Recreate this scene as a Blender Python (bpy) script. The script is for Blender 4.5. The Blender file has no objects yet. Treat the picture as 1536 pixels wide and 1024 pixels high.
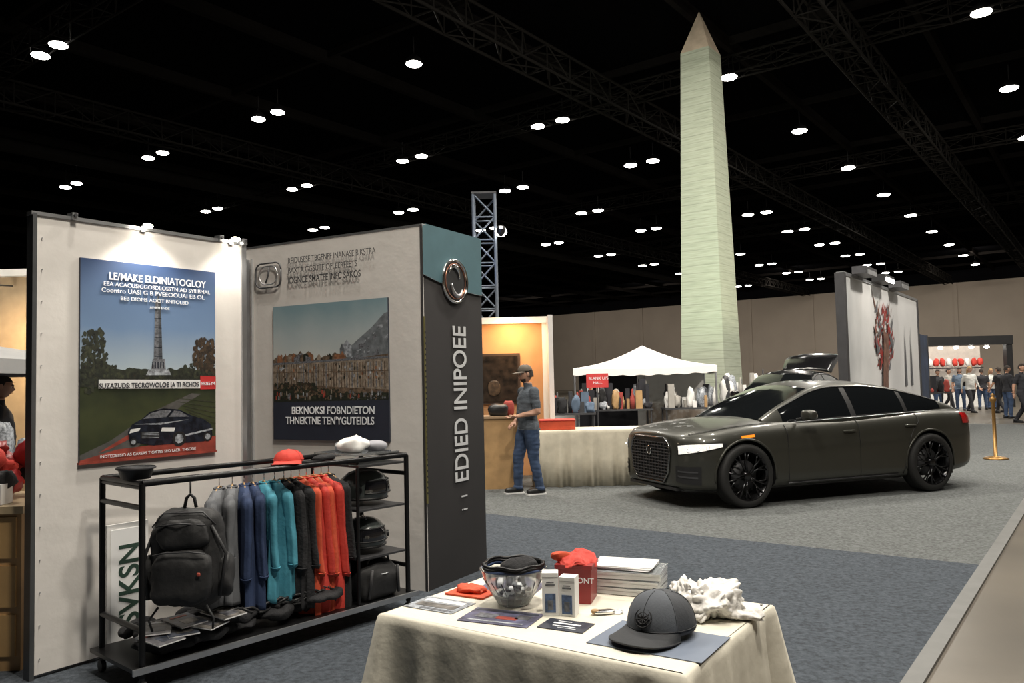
import bpy, bmesh, math, random
from mathutils import Vector, Matrix, noise
random.seed(3)
R=math.radians
S=bpy.context.scene
col=S.collection
# ------------------------------------------------------------------ materials
def nd(nt,t,**k):
    n=nt.nodes.new(t)
    for a,b in k.items(): setattr(n,a,b)
    return n
def mat(name,c,rough=.6,metal=0,var=.12,scale=6,bump=0,bscale=60,emit=0,trans=0,coat=0,sheen=0,ecol=None,alpha=1,spec=.5):
    m=bpy.data.materials.new(name); m.use_nodes=True; nt=m.node_tree
    b=nt.nodes['Principled BSDF']; tc=nd(nt,'ShaderNodeTexCoord')
    n=nd(nt,'ShaderNodeTexNoise'); n.inputs['Scale'].default_value=scale; n.inputs['Detail'].default_value=5
    nt.links.new(tc.outputs['Object'],n.inputs['Vector'])
    r=nd(nt,'ShaderNodeValToRGB')
    r.color_ramp.elements[0].position=.3; r.color_ramp.elements[1].position=.7
    r.color_ramp.elements[0].color=(*[x*(1-var) for x in c],1)
    r.color_ramp.elements[1].color=(*[min(1,x*(1+var)) for x in c],1)
    nt.links.new(n.outputs['Fac'],r.inputs['Fac']); nt.links.new(r.outputs['Color'],b.inputs['Base Color'])
    b.inputs['Roughness'].default_value=rough; b.inputs['Metallic'].default_value=metal
    b.inputs['Specular IOR Level'].default_value=spec
    b.inputs['Transmission Weight'].default_value=trans; b.inputs['Coat Weight'].default_value=coat
    b.inputs['Coat Roughness'].default_value=.08; b.inputs['Sheen Weight'].default_value=sheen
    b.inputs['Alpha'].default_value=alpha
    if emit:
        b.inputs['Emission Color'].default_value=(*(ecol or c),1); b.inputs['Emission Strength'].default_value=emit
    if bump:
        n2=nd(nt,'ShaderNodeTexNoise'); n2.inputs['Scale'].default_value=bscale; n2.inputs['Detail'].default_value=4
        nt.links.new(tc.outputs['Object'],n2.inputs['Vector'])
        bp=nd(nt,'ShaderNodeBump'); bp.inputs['Strength'].default_value=bump; bp.inputs['Distance'].default_value=.02
        nt.links.new(n2.outputs['Fac'],bp.inputs['Height']); nt.links.new(bp.outputs['Normal'],b.inputs['Normal'])
    return m
def gradmat(name,stops,lo,hi,rough=.45,nscale=5,namt=.06,axis='Z'):
    m=mat(name,(.5,.5,.5),rough); nt=m.node_tree; b=nt.nodes['Principled BSDF']
    tc=nd(nt,'ShaderNodeTexCoord'); sp=nd(nt,'ShaderNodeSeparateXYZ'); nt.links.new(tc.outputs['Object'],sp.inputs[0])
    mr=nd(nt,'ShaderNodeMapRange'); mr.inputs[1].default_value=lo; mr.inputs[2].default_value=hi
    nt.links.new(sp.outputs[axis],mr.inputs[0])
    n=nd(nt,'ShaderNodeTexNoise'); n.inputs['Scale'].default_value=nscale; n.inputs['Detail'].default_value=6; nt.links.new(tc.outputs['Object'],n.inputs['Vector'])
    ma=nd(nt,'ShaderNodeMath',operation='MULTIPLY_ADD'); ma.inputs[1].default_value=namt*2; ma.inputs[2].default_value=-namt
    nt.links.new(n.outputs['Fac'],ma.inputs[0])
    ad=nd(nt,'ShaderNodeMath',operation='ADD'); nt.links.new(mr.outputs[0],ad.inputs[0]); nt.links.new(ma.outputs[0],ad.inputs[1])
    r=nd(nt,'ShaderNodeValToRGB'); el=r.color_ramp.elements
    el[0].position=stops[0][0]; el[0].color=(*stops[0][1],1); el[1].position=stops[-1][0]; el[1].color=(*stops[-1][1],1)
    for p,c in stops[1:-1]:
        e=el.new(p); e.color=(*c,1)
    nt.links.new(ad.outputs[0],r.inputs['Fac']); nt.links.new(r.outputs['Color'],b.inputs['Base Color'])
    return m
# ------------------------------------------------------------------ mesh builder
class MB:
    def __init__(s): s.v=[];s.f=[];s.mi=[];s.sm=[];s.mats=[]
    def m(s,mt):
        if mt not in s.mats: s.mats.append(mt)
        return s.mats.index(mt)
    def add(s,vs,fs,mt,smooth=False,T=None):
        o=len(s.v)
        for p in vs:
            p=Vector(p)
            s.v.append(T@p if T else p)
        if isinstance(mt,list): ids=[s.m(x) for x in mt]
        else: ids=[s.m(mt)]*len(fs)
        for f,i in zip(fs,ids):
            s.f.append([o+k for k in f]); s.mi.append(i); s.sm.append(smooth)
    def box(s,c,d,mt,T=None):
        x,y,z=[k/2 for k in d]; c=Vector(c)
        vs=[c+Vector(p) for p in [(-x,-y,-z),(x,-y,-z),(x,y,-z),(-x,y,-z),(-x,-y,z),(x,-y,z),(x,y,z),(-x,y,z)]]
        s.add(vs,[(0,3,2,1),(4,5,6,7),(0,1,5,4),(1,2,6,5),(2,3,7,6),(3,0,4,7)],mt,False,T)
    def cyl(s,a,b,r,mt,r2=None,n=12,smooth=True,T=None,caps=True):
        a=Vector(a);b=Vector(b);r2=r if r2 is None else r2
        d=(b-a); d=d.normalized() if d.length>1e-9 else Vector((0,0,1))
        q=d.to_track_quat('Z','Y')
        vs=[];fs=[]
        for i in range(n):
            t=2*math.pi*i/n; o=q@Vector((math.cos(t),math.sin(t),0))
            vs+=[a+o*r,b+o*r2]
        for i in range(n):
            j=(i+1)%n; fs.append((2*i,2*j,2*j+1,2*i+1))
        s.add(vs,fs,mt,smooth,T)
        if caps:
            s.add([vs[2*i] for i in range(n)],[tuple(range(n))[::-1]],mt,False,T)
            s.add([vs[2*i+1] for i in range(n)],[tuple(range(n))],mt,False,T)
    def tube(s,pts,r,mt,n=8,T=None,smooth=True):
        pts=[Vector(p) for p in pts]; vs=[];fs=[]
        rs=r if isinstance(r,(list,tuple)) else [r]*len(pts)
        up=None
        for k,p in enumerate(pts):
            d=(pts[min(k+1,len(pts)-1)]-pts[max(k-1,0)]).normalized()
            if up is None:
                up=Vector((0,0,1)) if abs(d.z)<.9 else Vector((1,0,0))
            a=(up-d*up.dot(d)).normalized(); b=d.cross(a); up=a
            for i in range(n):
                t=2*math.pi*i/n; vs.append(p+(a*math.cos(t)+b*math.sin(t))*rs[k])
        L=len(pts)
        for k in range(L-1):
            for i in range(n):
                j=(i+1)%n; fs.append((k*n+i,k*n+j,(k+1)*n+j,(k+1)*n+i))
        fs.append(tuple(range(n))[::-1]); fs.append(tuple((L-1)*n+i for i in range(n)))
        s.add(vs,fs,mt,smooth,T)
    def rings(s,rg,mt,smooth=True,T=None,cap=True):
        n=len(rg[0]); vs=[p for r in rg for p in r]; fs=[]
        for k in range(len(rg)-1):
            for i in range(n):
                j=(i+1)%n; fs.append((k*n+i,k*n+j,(k+1)*n+j,(k+1)*n+i))
        if cap:
            fs.append(tuple(range(n))[::-1]); fs.append(tuple((len(rg)-1)*n+i for i in range(n)))
        s.add(vs,fs,mt,smooth,T)
    def lathe(s,prof,mt,c=(0,0,0),n=28,T=None,smooth=True,cap=False):
        c=Vector(c)
        s.rings([[c+Vector((r*math.cos(2*math.pi*i/n),r*math.sin(2*math.pi*i/n),z)) for i in range(n)] for r,z in prof],mt,smooth,T,cap)
    def grid(s,fn,nu,nv,mt,smooth=True,T=None):
        vs=[fn(i/nu,j/nv) for i in range(nu+1) for j in range(nv+1)]; fs=[]
        for i in range(nu):
            for j in range(nv):
                a=i*(nv+1)+j; fs.append((a,a+nv+1,a+nv+2,a+1))
        s.add(vs,fs,mt,smooth,T)
    def sq(s,c,d,mt,e=.5,T=None,n=20,amp=0,fr=8,flat=False,amp2=0):
        c=Vector(c); vs=[];fs=[]; m=n//2
        def pw(x,e): return math.copysign(abs(x)**e,x)
        for j in range(m+1):
            ph=-math.pi/2+math.pi*j/m
            for i in range(n):
                th=2*math.pi*i/n
                p=Vector((d[0]/2*pw(math.cos(ph),e)*pw(math.cos(th),e),d[1]/2*pw(math.cos(ph),e)*pw(math.sin(th),e),d[2]/2*pw(math.sin(ph),e)))
                if amp:
                    q=noise.noise_vector((p+c)*fr); p+=q*amp
                    if amp2: p+=p.normalized()*(abs(noise.noise((p+c)*fr*2.7))-.25)*amp2
                if flat: p.z=max(p.z,-d[2]/2*.8)
                vs.append(c+p)
        for j in range(m):
            for i in range(n):
                k=(i+1)%n; fs.append((j*n+i,j*n+k,(j+1)*n+k,(j+1)*n+i))
        s.add(vs,fs,mt,True,T)
    def poly(s,pts,y,mt,T=None):   # flat polygon in local xz plane
        s.add([(p[0],y,p[1]) for p in pts],[tuple(range(len(pts)))],mt,False,T)
    def build(s,name,loc=(0,0,0),rz=0,parent=None,bevel=0,sub=0,solid=0,fix=True):
        me=bpy.data.meshes.new(name); me.from_pydata([tuple(v) for v in s.v],[],s.f); 
        for mt in s.mats: me.materials.append(mt)
        me.polygons.foreach_set('material_index',s.mi); me.polygons.foreach_set('use_smooth',s.sm); me.update()
        if fix:
            bm=bmesh.new(); bm.from_mesh(me); bmesh.ops.recalc_face_normals(bm,faces=bm.faces); bm.to_mesh(me); bm.free()
        o=bpy.data.objects.new(name,me); col.objects.link(o); o.location=loc; o.rotation_euler=(0,0,rz)
        if parent: o.parent=parent
        if solid: md=o.modifiers.new('s','SOLIDIFY'); md.thickness=solid
        if bevel: md=o.modifiers.new('b','BEVEL'); md.width=bevel; md.segments=2; md.limit_method='ANGLE'
        if sub: md=o.modifiers.new('u','SUBSURF'); md.levels=sub; md.render_levels=sub
        return o
def TR(loc=(0,0,0),rz=0,rx=0,ry=0,sc=1):
    return Matrix.Translation(loc)@Matrix.Rotation(rz,4,'Z')@Matrix.Rotation(ry,4,'Y')@Matrix.Rotation(rx,4,'X')@Matrix.Scale(sc,4)
def text(body,parent,size,loc,mt,vert=False,align='LEFT',bold=0,sx=1,name='lettering',ext=.0008,flat=False):
    cu=bpy.data.curves.new(name,'FONT'); cu.body=body; cu.size=size; cu.extrude=ext; cu.offset=bold; cu.align_x=align
    cu.materials.append(mt)
    o=bpy.data.objects.new(name,cu); col.objects.link(o); o.parent=parent
    M=Matrix.Rotation(R(90),4,'X') if not flat else Matrix.Identity(4)
    if vert: M=M@Matrix.Rotation(R(90),4,'Z')
    o.matrix_local=Matrix.Translation(loc)@M@Matrix.Diagonal((sx,1,1,1))
    return o
def UV(u,v,z=0): return Vector((.6*u+.8*v,.8*u-.6*v,z))
AU=math.atan2(.8,.6)
def uvbox(mb,u0,u1,v0,v1,z0,z1,mt):
    p=[UV(u0,v0),UV(u1,v0),UV(u1,v1),UV(u0,v1)]
    vs=[q+Vector((0,0,z0)) for q in p]+[q+Vector((0,0,z1)) for q in p]
    mb.add(vs,[(0,3,2,1),(4,5,6,7),(0,1,5,4),(1,2,6,5),(2,3,7,6),(3,0,4,7)],mt)
# ------------------------------------------------------------------ palette
black=mat('black_plastic',(.012,.012,.013),.45)
blackm=mat('black_metal',(.015,.015,.016),.35,.6)
blackc=mat('black_cloth',(.014,.014,.016),.9,bump=.3,bscale=60)
white=mat('white_paint',(.75,.74,.72),.5,var=.03)
fabw=mat('white_fabric_panel',(.66,.63,.60),.75,var=.04,scale=3,bump=.15,bscale=9)
cloth=mat('tablecloth',(.66,.625,.53),.85,var=.03,scale=4,bump=.2,bscale=14)
alum=mat('aluminium',(.55,.56,.58),.35,.9)
steel=mat('dark_steel',(.07,.07,.075),.5,.5)
wood=mat('wood',(.42,.26,.12),.5,var=.2,scale=5)
red=mat('red_fabric',(.55,.045,.03),.75,bump=.15,bscale=40)
orange=mat('orange_red_fabric',(.62,.085,.035),.8,bump=.15,bscale=40)
teal=mat('teal_fabric',(.06,.27,.36),.8,bump=.15,bscale=40)
navy=mat('navy_fabric',(.022,.04,.10),.85,bump=.15,bscale=40)
greyf=mat('grey_fabric',(.12,.125,.135),.9,bump=.15,bscale=40)
paper=mat('paper',(.8,.8,.8),.5,var=.04)
chrome=mat('chrome',(.8,.8,.8),.15,1,var=.02)
glass=mat('clear_plastic',(.85,.88,.9),.08,trans=.92,var=.02)
frost=mat('frosted_plastic',(.66,.68,.70),.2,var=.08,scale=20,coat=.4)
skin=mat('skin',(.45,.25,.17),.55,var=.08)
hair=mat('hair',(.03,.02,.015),.8,bump=.5,bscale=150)
hairl=mat('hair_blonde',(.35,.22,.1),.8,bump=.5,bscale=150)
jeans=mat('denim',(.035,.06,.12),.9,bump=.2,bscale=120,var=.25)
# ------------------------------------------------------------------ room
U0,U1,V0,V1,HC=-15,103,-76,26,13
conc=mat('polished_concrete',(.105,.09,.07),.32,var=.25,scale=.8,bump=.03,bscale=3)
ceilm=mat('ceiling_black',(.0022,.0022,.0025),.95,spec=0)
wallm=mat('hall_wall',(.40,.345,.29),.9,var=.06,scale=.3)
walld=mat('hall_wall_dark',(.006,.006,.007),.9,spec=0)
m=MB(); uvbox(m,U0,U1,V0,V1,-.2,0,conc); m.build('floor')
m=MB(); uvbox(m,U0,U1,V0,V1,HC,HC+.2,ceilm); m.build('ceiling')
m=MB(); uvbox(m,U1,U1+.3,V0,V1,0,HC,wallm); uvbox(m,U1-.05,U1,V0,V1,11.6,HC,walld)
for k in range(12): uvbox(m,U1-.12,U1,-70+k*8,-69.6+k*8,0,11.6,wallm)
m.build('wall_back')
m=MB(); uvbox(m,U0-.3,U0,V0,V1,0,HC,walld); m.build('wall_front')
m=MB(); uvbox(m,U0,U1,V0-.3,V0,0,HC,walld); m.build('wall_left')
m=MB(); uvbox(m,U0,U1,V1,V1+.3,0,HC,wallm); m.build('wall_right')
def carpmat(n,c):
    return mat(n,c,.95,var=.38,scale=38,bump=.6,bscale=220,spec=.2)
cd=carpmat('carpet_dark',(.066,.077,.092)); cl=carpmat('carpet_light',(.130,.137,.136))
m=MB(); uvbox(m,-3,7.1,-16,-.88,0,.012,cd); uvbox(m,7.1,26,-24,-.88,0,.012,cl); m.build('carpet')
m=MB(); uvbox(m,-3,26,-.88,-.79,0,.018,mat('edge_strip',(.13,.13,.125),.5,.3)); m.build('trim_1')
# trusses
def truss(mb,a,b,w,r,mt,step=None,up=Vector((0,0,1)),n=5):
    a=Vector(a);b=Vector(b); d=(b-a); L=d.length; d.normalize()
    s1=d.cross(up).normalized()*w/2; s2=s1.cross(d).normalized()*w/2
    cs=[s1+s2,s1-s2,-s1-s2,-s1+s2]
    for c in cs: mb.cyl(a+c,b+c,r,mt,n=n)
    k=max(1,int(L/(step or w))); h=L/k
    for i in range(k):
        p=a+d*h*i;q=a+d*h*(i+1)
        for j in range(4):
            c0,c1=cs[j],cs[(j+1)%4]
            if i%2: c0,c1=c1,c0
            mb.cyl(p+c0,q+c1,r*.6,mt,n=4,caps=False)
            mb.cyl(p+c0,p+c1,r*.5,mt,n=4,caps=False)
m=MB(); tm=mat('truss_dark',(.0105,.0095,.0085),.8,0,spec=.08); tb_=mat('beam_dark',(.009,.008,.0075),.9,spec=0)
for v in (-29.5,-14,-6): truss(m,UV(2,v,11.6),UV(100,v,11.6),.8,.05,tm,step=1.3)
for u in (10.5,26.4,42.4,58): truss(m,UV(u,-70,12.2),UV(u,15,12.2),.6,.04,tm,step=1.3)
for k in range(16): uvbox(m,U0,U1,-66+k*5.6,-65.8+k*5.6,12.6,13,tb_)
for k in range(13): uvbox(m,2+k*7.9,2.15+k*7.9,V0,V1,12.75,13,tb_)
m.cyl(UV(5,-37,12.0),UV(95,-37,12.0),.3,tm,n=14)
m.build('ceiling_truss')
# ceiling lights
em=mat('lamp_glow',(1,.97,.9),.5,emit=18,ecol=(1,.96,.88)); m=MB()
vs_=[5,-2.5,-10.1,-17.6,-25.3,-33.4,-41.4]
for k in range(-1,10):
    u=18.5+7.85*k
    for v in vs_:
        if k>3 and v<-36: continue
        offs=[-.6,.6] if v<-24 or (v<-17 and k>0) else [0]
        for o in offs:
            p=UV(u,v+o,11.85); sc=[.80,.80,.86,.95,1.05,1.1,1.15][min(6,k+1)]
            m.sq(p,(.66*sc,.66*sc,.15),em,1,n=16)
            m.lathe([(.345*sc,.02),(.355*sc,.05),(.30*sc,.16),(.10,.30),(.02,.32)],black,p,n=16); m.cyl(p+Vector((0,0,.3)),p+Vector((0,0,.9)),.02,black,n=5)
m.build('ceiling_lights')
def area(name,loc,size,power,c=(1,.94,.84),rot=(0,0,0)):
    l=bpy.data.lights.new(name,'AREA'); l.energy=power; l.size=size; l.color=c
    o=bpy.data.objects.new(name,l); col.objects.link(o); o.location=loc; o.rotation_euler=rot; return o
def area_to(name,loc,tgt,size,power,c=(1,.93,.82)):
    return area(name,loc,size,power,c,(Vector(tgt)-Vector(loc)).to_track_quat('-Z','Y').to_euler())
def spot(name,loc,tgt,power,ang,c=(1,.93,.82),blend=.6,rad=.05):
    l=bpy.data.lights.new(name,'SPOT'); l.energy=power; l.spot_size=R(ang); l.spot_blend=blend; l.color=c; l.shadow_soft_size=rad
    o=bpy.data.objects.new(name,l); col.objects.link(o); o.location=loc
    o.rotation_euler=(Vector(tgt)-Vector(loc)).to_track_quat('-Z','Y').to_euler(); return o
for i,(u,v) in enumerate([(2.8,-10.1),(2.8,-2.5),(2.8,5),(10.6,-2.5),(10.6,-10.1),(18.5,-2.5),(18.5,-17.6),(34,-10),(34,4),(58,-10),(82,-20),(82,5),(58,-40)]):
    area('hall_light',UV(u,v,11.7),.7,(640 if i in (0,1,2) else 740) if i<7 else 1200)
for v in (-62,-44,-27,-10,8): area_to('added_wall_fill',UV(84,v,11.5),UV(103,v,3),1.5,560,(1,.9,.78))  # added lamps without fixtures, lift the back wall
area_to('added_fill_light',(1.2,1.2,8.5),(-1.4,5.2,1.2),.5,440,(1,.92,.79))  # added area lamps, no fixtures: brighten booth, banner, stall and tent in turn
area_to('added_fill_light',(11,12.5,8.5),(8,17,1.8),.8,700)
area_to('added_fill_light',(19,27,9),(18.5,33,1),1,900)
area_to('added_fill_light',(1.5,14,9),(3.3,19.5,1.5),.8,560)
# ------------------------------------------------------------------ booth wall 1
A1=math.atan2(.814,.581); L1=1.296; H1=2.44
m=MB(); m.box((L1/2,.03,H1/2+.01),(L1,.04,H1-.02),fabw)
m.box((.0,.03,H1/2),(.022,.07,H1),mat('panel_frame',(.12,.125,.13),.4,.6)); m.box((L1,.03,H1/2),(.035,.07,H1),alum)
m.box((L1/2,.03,H1),(L1+.03,.06,.02),alum)
for i in (.2,1.12,L1): # clips
    m.box((i,.01,H1+.01),(.03,.06,.04),alum); m.cyl((i,-.03,H1+.015),(i,.06,H1+.015),.01,steel,n=8)
for k in range(14): m.cyl((.04,0,.1+k*.17),(.04,.008,.1+k*.17),.003,alum,n=6)
booth1=m.build('display_wall',(-2.52,4.19,.012),A1)
# poster 1
PX,PZ,PW,PH=.235,1.104-.012,.842,1.135
def P1(a,b): return (PX+a*PW,PZ+b*PH)
sky=gradmat('print_sky',[(0,(.42,.49,.53)),(.45,(.14,.22,.36)),(1,(.035,.065,.15))],PZ+.4*PH,PZ+PH,axis='Z',nscale=3,namt=.08)
grass=gradmat('print_grass',[(0,(.018,.026,.011)),(.5,(.042,.050,.019)),(1,(.014,.02,.01))],PZ,PZ+.4*PH,nscale=9,namt=.4)
tree=mat('print_tree',(.010,.013,.007),.6,var=.8,scale=60); tree2=mat('print_tree_autumn',(.032,.019,.010),.6,var=.8,scale=60)
leafs=[tree,mat('print_leaf_a',(.016,.020,.010),.6,var=.7,scale=60),mat('print_leaf_b',(.026,.029,.014),.6,var=.7,scale=60)]
leafs2=[tree2,mat('print_leaf_c',(.048,.028,.013),.6,var=.7,scale=60),mat('print_leaf_d',(.022,.014,.008),.6,var=.7,scale=60)]
road=mat('print_road',(.075,.072,.068),.5,var=.3,scale=20); pred=mat('print_red',(.26,.045,.03),.5,var=.4,scale=14); pwh=mat('print_white',(.7,.7,.7),.5)
pst=mat('print_stone',(.12,.125,.14),.5,var=.6,scale=70); pcar=mat('print_car',(.012,.015,.024),.25,var=.7,scale=20); psil=mat('print_silver',(.28,.30,.33),.4,var=.7,scale=50)
ptx=mat('print_text_white',(.78,.8,.83),.5); pnavy=mat('print_navy',(.022,.026,.042),.5)
m=MB(); m.box((PX+PW/2,.004,PZ+PH/2),(PW,.02,PH),pnavy)
y=-.0075
m.poly([P1(0,.40),P1(1,.40),P1(1,1),P1(0,1)],y,sky); m.poly([P1(0,0),P1(1,0),P1(1,.42),P1(0,.42)],y-.0004,grass)
def foliage(PP,cx,cz,rx,rz,n,mats,y0,seed,sz=.018,asp=1):
    r_=random.Random(seed)
    for i in range(n):
        a=r_.random()*6.283; q=r_.random()**.6; x=cx+rx*q*math.cos(a); z=cz+rz*q*math.sin(a)*(1+.2*math.sin(3*a))
        if not(.012<x<.988) : continue
        s=sz*r_.uniform(.4,1.3); k=r_.randint(5,8)
        m.poly([PP(min(1,max(0,x+s*asp*math.cos(6.283*j/k)*r_.uniform(.6,1.2))),z+s*math.sin(6.283*j/k)*r_.uniform(.6,1.2)) for j in range(k)],y0-.0000015*i,r_.choice(mats))
def hill(PP,x0,x1,z0,h,y0,mt,seed,n=60):
    r_=random.Random(seed); m.poly([PP(x0,z0-.04),PP(x1,z0-.04)]+[PP(x1+(x0-x1)*i/n,z0+h*(.5+.5*noise.noise(Vector((i*.17,seed,0))))+.006*r_.random()) for i in range(n+1)],y0,mt)
hill(P1,0,1,.43,.05,y-.0008,leafs[1],1); hill(P1,0,1,.41,.03,y-.0010,tree,2)
foliage(P1,.05,.52,.13,.15,420,leafs,y-.0012,1,.013); foliage(P1,.10,.44,.17,.05,160,leafs,y-.0013,2,.013)
foliage(P1,.95,.52,.14,.12,380,leafs2,y-.0012,3,.013); foliage(P1,.9,.45,.16,.05,140,leafs,y-.0013,4,.012)
foliage(P1,.5,.425,.40,.022,160,leafs,y-.0014,5,.010)
m.poly([P1(.505,.46),P1(.575,.46),P1(.560,.80),P1(.54,.85),P1(.520,.80)],y-.0017,pst); m.poly([P1(.545,.46),P1(.575,.46),P1(.560,.80),P1(.54,.85)],y-.0018,mat('print_stone_dark',(.05,.055,.065),.5,var=.5,scale=70))
for k in range(6): m.poly([P1(.512,.52+k*.05),P1(.570-.001*k,.52+k*.05),P1(.570-.001*k,.5225+k*.05),P1(.512,.5225+k*.05)],y-.0019,pcar)
m.poly([P1(.485,.44),P1(.60,.44),P1(.59,.51),P1(.50,.51)],y-.0020,pst); m.poly([P1(.45,.425),P1(.64,.425),P1(.62,.455),P1(.47,.455)],y-.0021,psil)
for k in range(5): m.poly([P1(.495+.02*k,.46),P1(.503+.02*k,.46),P1(.503+.02*k,.495),P1(.495+.02*k,.495)],y-.0022,pcar)
m.poly([P1(0,.0),P1(.30,.0),P1(.52,.14),P1(.72,.26),P1(.88,.32),P1(.80,.325),P1(.5,.235),P1(.2,.10),P1(0,.04)],y-.0010,road)
m.poly([P1(0,.0),P1(1,0),P1(1,.085),P1(.6,.065),P1(.25,.055),P1(0,.015)],y-.0014,pred); m.poly([P1(.2,.06),P1(.42,.13),P1(.34,.13),P1(.12,.045)],y-.0013,pred)
for k in range(6): m.poly([P1(.66+.03*k,.30-.02*k),P1(1,.27-.03*k),P1(1,.275-.03*k),P1(.66+.03*k,.304-.02*k)],y-.0011,leafs[2])
m.poly([P1(.12,.36),P1(.9,.350),P1(.9,.397),P1(.12,.405)],y-.003,pwh); m.poly([P1(.87,.345),P1(1,.345),P1(1,.415),P1(.87,.42)],y-.0032,mat('print_tag_red',(.5,.03,.03),.5))
def pc(pts,mt,d): m.poly([P1(*c) for c in pts],y-d,mt)
pc([(.33,.09),(.32,.14),(.35,.175),(.42,.20),(.48,.235),(.58,.25),(.70,.24),(.80,.205),(.90,.18),(.96,.15),(.97,.09),(.90,.06),(.5,.06)],pcar,.0024)
pc([(.43,.20),(.485,.228),(.575,.242),(.64,.236),(.60,.203)],pst,.0026); pc([(.62,.203),(.66,.236),(.71,.23),(.78,.20)],pst,.0026)
pc([(.33,.13),(.40,.14),(.41,.155),(.34,.15)],pwh,.0027); pc([(.56,.13),(.66,.125),(.67,.145),(.57,.15)],pwh,.0027); pc([(.41,.10),(.55,.095),(.55,.13),(.41,.135)],black,.0027)
for k in range(4): pc([(.42,.102+.008*k),(.545,.098+.008*k),(.545,.101+.008*k),(.42,.105+.008*k)],psil,.0028)
pc([(.36,.175),(.56,.165),(.78,.185),(.56,.175)],psil,.0028); pc([(.70,.09),(.97,.12),(.97,.13),(.70,.10)],psil,.0028)
for cx,cw in ((.36,.022),(.70,.045),(.93,.03)): m.lathe([(.001,0),(cw,0)],black,n=20,T=TR((P1(cx,.085)[0],y-.0029,P1(cx,.085)[1]),rx=R(90))); m.lathe([(.001,0),(cw*.65,0)],psil,n=7,T=TR((P1(cx,.085)[0],y-.0030,P1(cx,.085)[1]),rx=R(90)))
m.box((PX+PW/2,.0,PZ),(PW+.01,.024,.012),pred)
m.build('poster',parent=booth1)
tx=lambda s,a,b,sz,mt=ptx,al='CENTER',sx=1,bold=0: text(s,booth1,sz,(P1(a,b)[0],y-.005,P1(a,b)[1]),mt,align=al,sx=sx,bold=bold)
tx("LE/MAKE ELDINIATOGLOY",.55,.905,.060,sx=.86,bold=.0008); tx("EEA ACACUSIGGOSDLOSSTN AD SYILBMAL",.55,.872,.034,sx=1.02)
tx("Coontro UASI G B PVEEOOUAI EB OL",.52,.84,.036,sx=1.1); tx("BEB DIOMS AOOT BNTOLBD",.52,.805,.03,sx=1.1); tx("AIYBYI ENDS",.55,.77,.022)
pbk=mat('print_text_dark',(.03,.03,.04),.6)
tx("SUZAZUDS: TECROWOLOE IA TI RCHOS",.49,.362,.040,pbk,sx=.84,bold=.0006); tx("FRB5Y4",.935,.368,.030,ptx)
tx("INDTEDBIISIO AS CARERS T OKTES SEO LAER  THSODE",.48,.018,.024,ptx,sx=1)
# small vertical sign at the foot of wall 1
m=MB(); m.box((.5,-.012,.375),(.24,.02,.72),white); m.box((.5,-.024,.375),(.2,.004,.66),paper); m.build('vertical_sign',parent=booth1)
text("SVKSN",booth1,.165,(.56,-.0275,.16),mat('ink_green',(.03,.06,.045),.5),vert=True,bold=.003,sx=.95)
# clamp lamps (slim LED pucks sitting on the top rail)
bulb=mat('bulb',(1,.95,.85),.3,emit=45,ecol=(1,.92,.78))
for i,t in enumerate((.60,1.2)):
    m=MB(); m.tube([(t,.03,H1),(t,.0,H1+.02),(t,-.04,H1+.02)],.006,alum)
    m.sq((t,-.055,H1+.01),(.06,.04,.030),bulb,1,n=16); m.box((t,.03,H1-.005),(.03,.08,.03),alum); m.build('clamp_lamp',parent=booth1)
    c,s_=math.cos(A1),math.sin(A1); 
    w=lambda x,yy,z:(-2.52+c*x-s_*yy,4.19+s_*x+c*yy,z)
    spot('clamp_lamp_light',w(t,-.12,H1-.03),w(t,.04,1.7),17 if i==0 else 9,125,rad=.04)
# ------------------------------------------------------------------ booth wall 2 + kiosk
A2=math.atan2(-.474,.88); L2=1.77; H2=2.65
m=MB(); m.box((L2/2-.2,.03,H2/2),(L2+.4,.05,H2),fabw); m.box((.0,-.01,H2/2-.05),(.05,.05,H2-.1),alum); m.box((.06,-.0,H2/2-.05),(.012,.03,H2-.1),mat('seam_grey',(.3,.3,.3),.6))
m.box((L2/2-.2,.03,H2),(L2+.4,.055,.015),alum)
wall2=m.build('display_wall',(-2.2,6.62,.012),A2)
QX,QZ,QW,QH=.30,1.065,1.157,1.07
def P2(a,b): return (QX+a*QW,QZ+b*QH)
sky2=gradmat('print_sky_pale',[(0,(.52,.53,.50)),(.5,(.38,.44,.46)),(1,(.20,.30,.34))],QZ+.5*QH,QZ+QH,nscale=2.5,namt=.35)
bld=mat('print_building',(.11,.075,.05),.5,var=.7,scale=40); bld2=mat('print_building_light',(.22,.18,.14),.5,var=.6,scale=35); dome=mat('print_dome',(.14,.155,.17),.5,var=.5,scale=18)
bl3=mat('print_roof_orange',(.20,.09,.045),.5,var=.5,scale=40)
y=-.0105
m=MB(); m.box((QX+QW/2,.0,QZ+QH/2),(QW,.02,QH),pnavy)
q=lambda pts,mt,dy=0: m.poly([P2(*p) for p in pts],y-dy,mt)
q([(0,.3),(1,.3),(1,1),(0,1)],sky2)
q([(.62,.55),(1,.55),(1,.90),(.97,.89),(.92,.845),(.87,.80),(.80,.75),(.73,.70),(.66,.66)],dome,.0004)
rr=random.Random(5)
for k in range(46):
    a=.66+.34*rr.random(); b=.56+(a-.62)*.8*rr.random(); s=.012+.03*rr.random(); q([(a,b),(min(1,a+s),b+.01),(min(1,a+s),b+s*.9),(a,b+s*.7)],rr.choice([dome,psil,pst]),.0005+.00001*k)
q([(.62,.60),(.70,.60),(.70,.68),(.66,.72),(.62,.68)],psil,.0010); q([(.60,.58),(.64,.58),(.64,.66),(.62,.70),(.60,.66)],dome,.0011)
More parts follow.
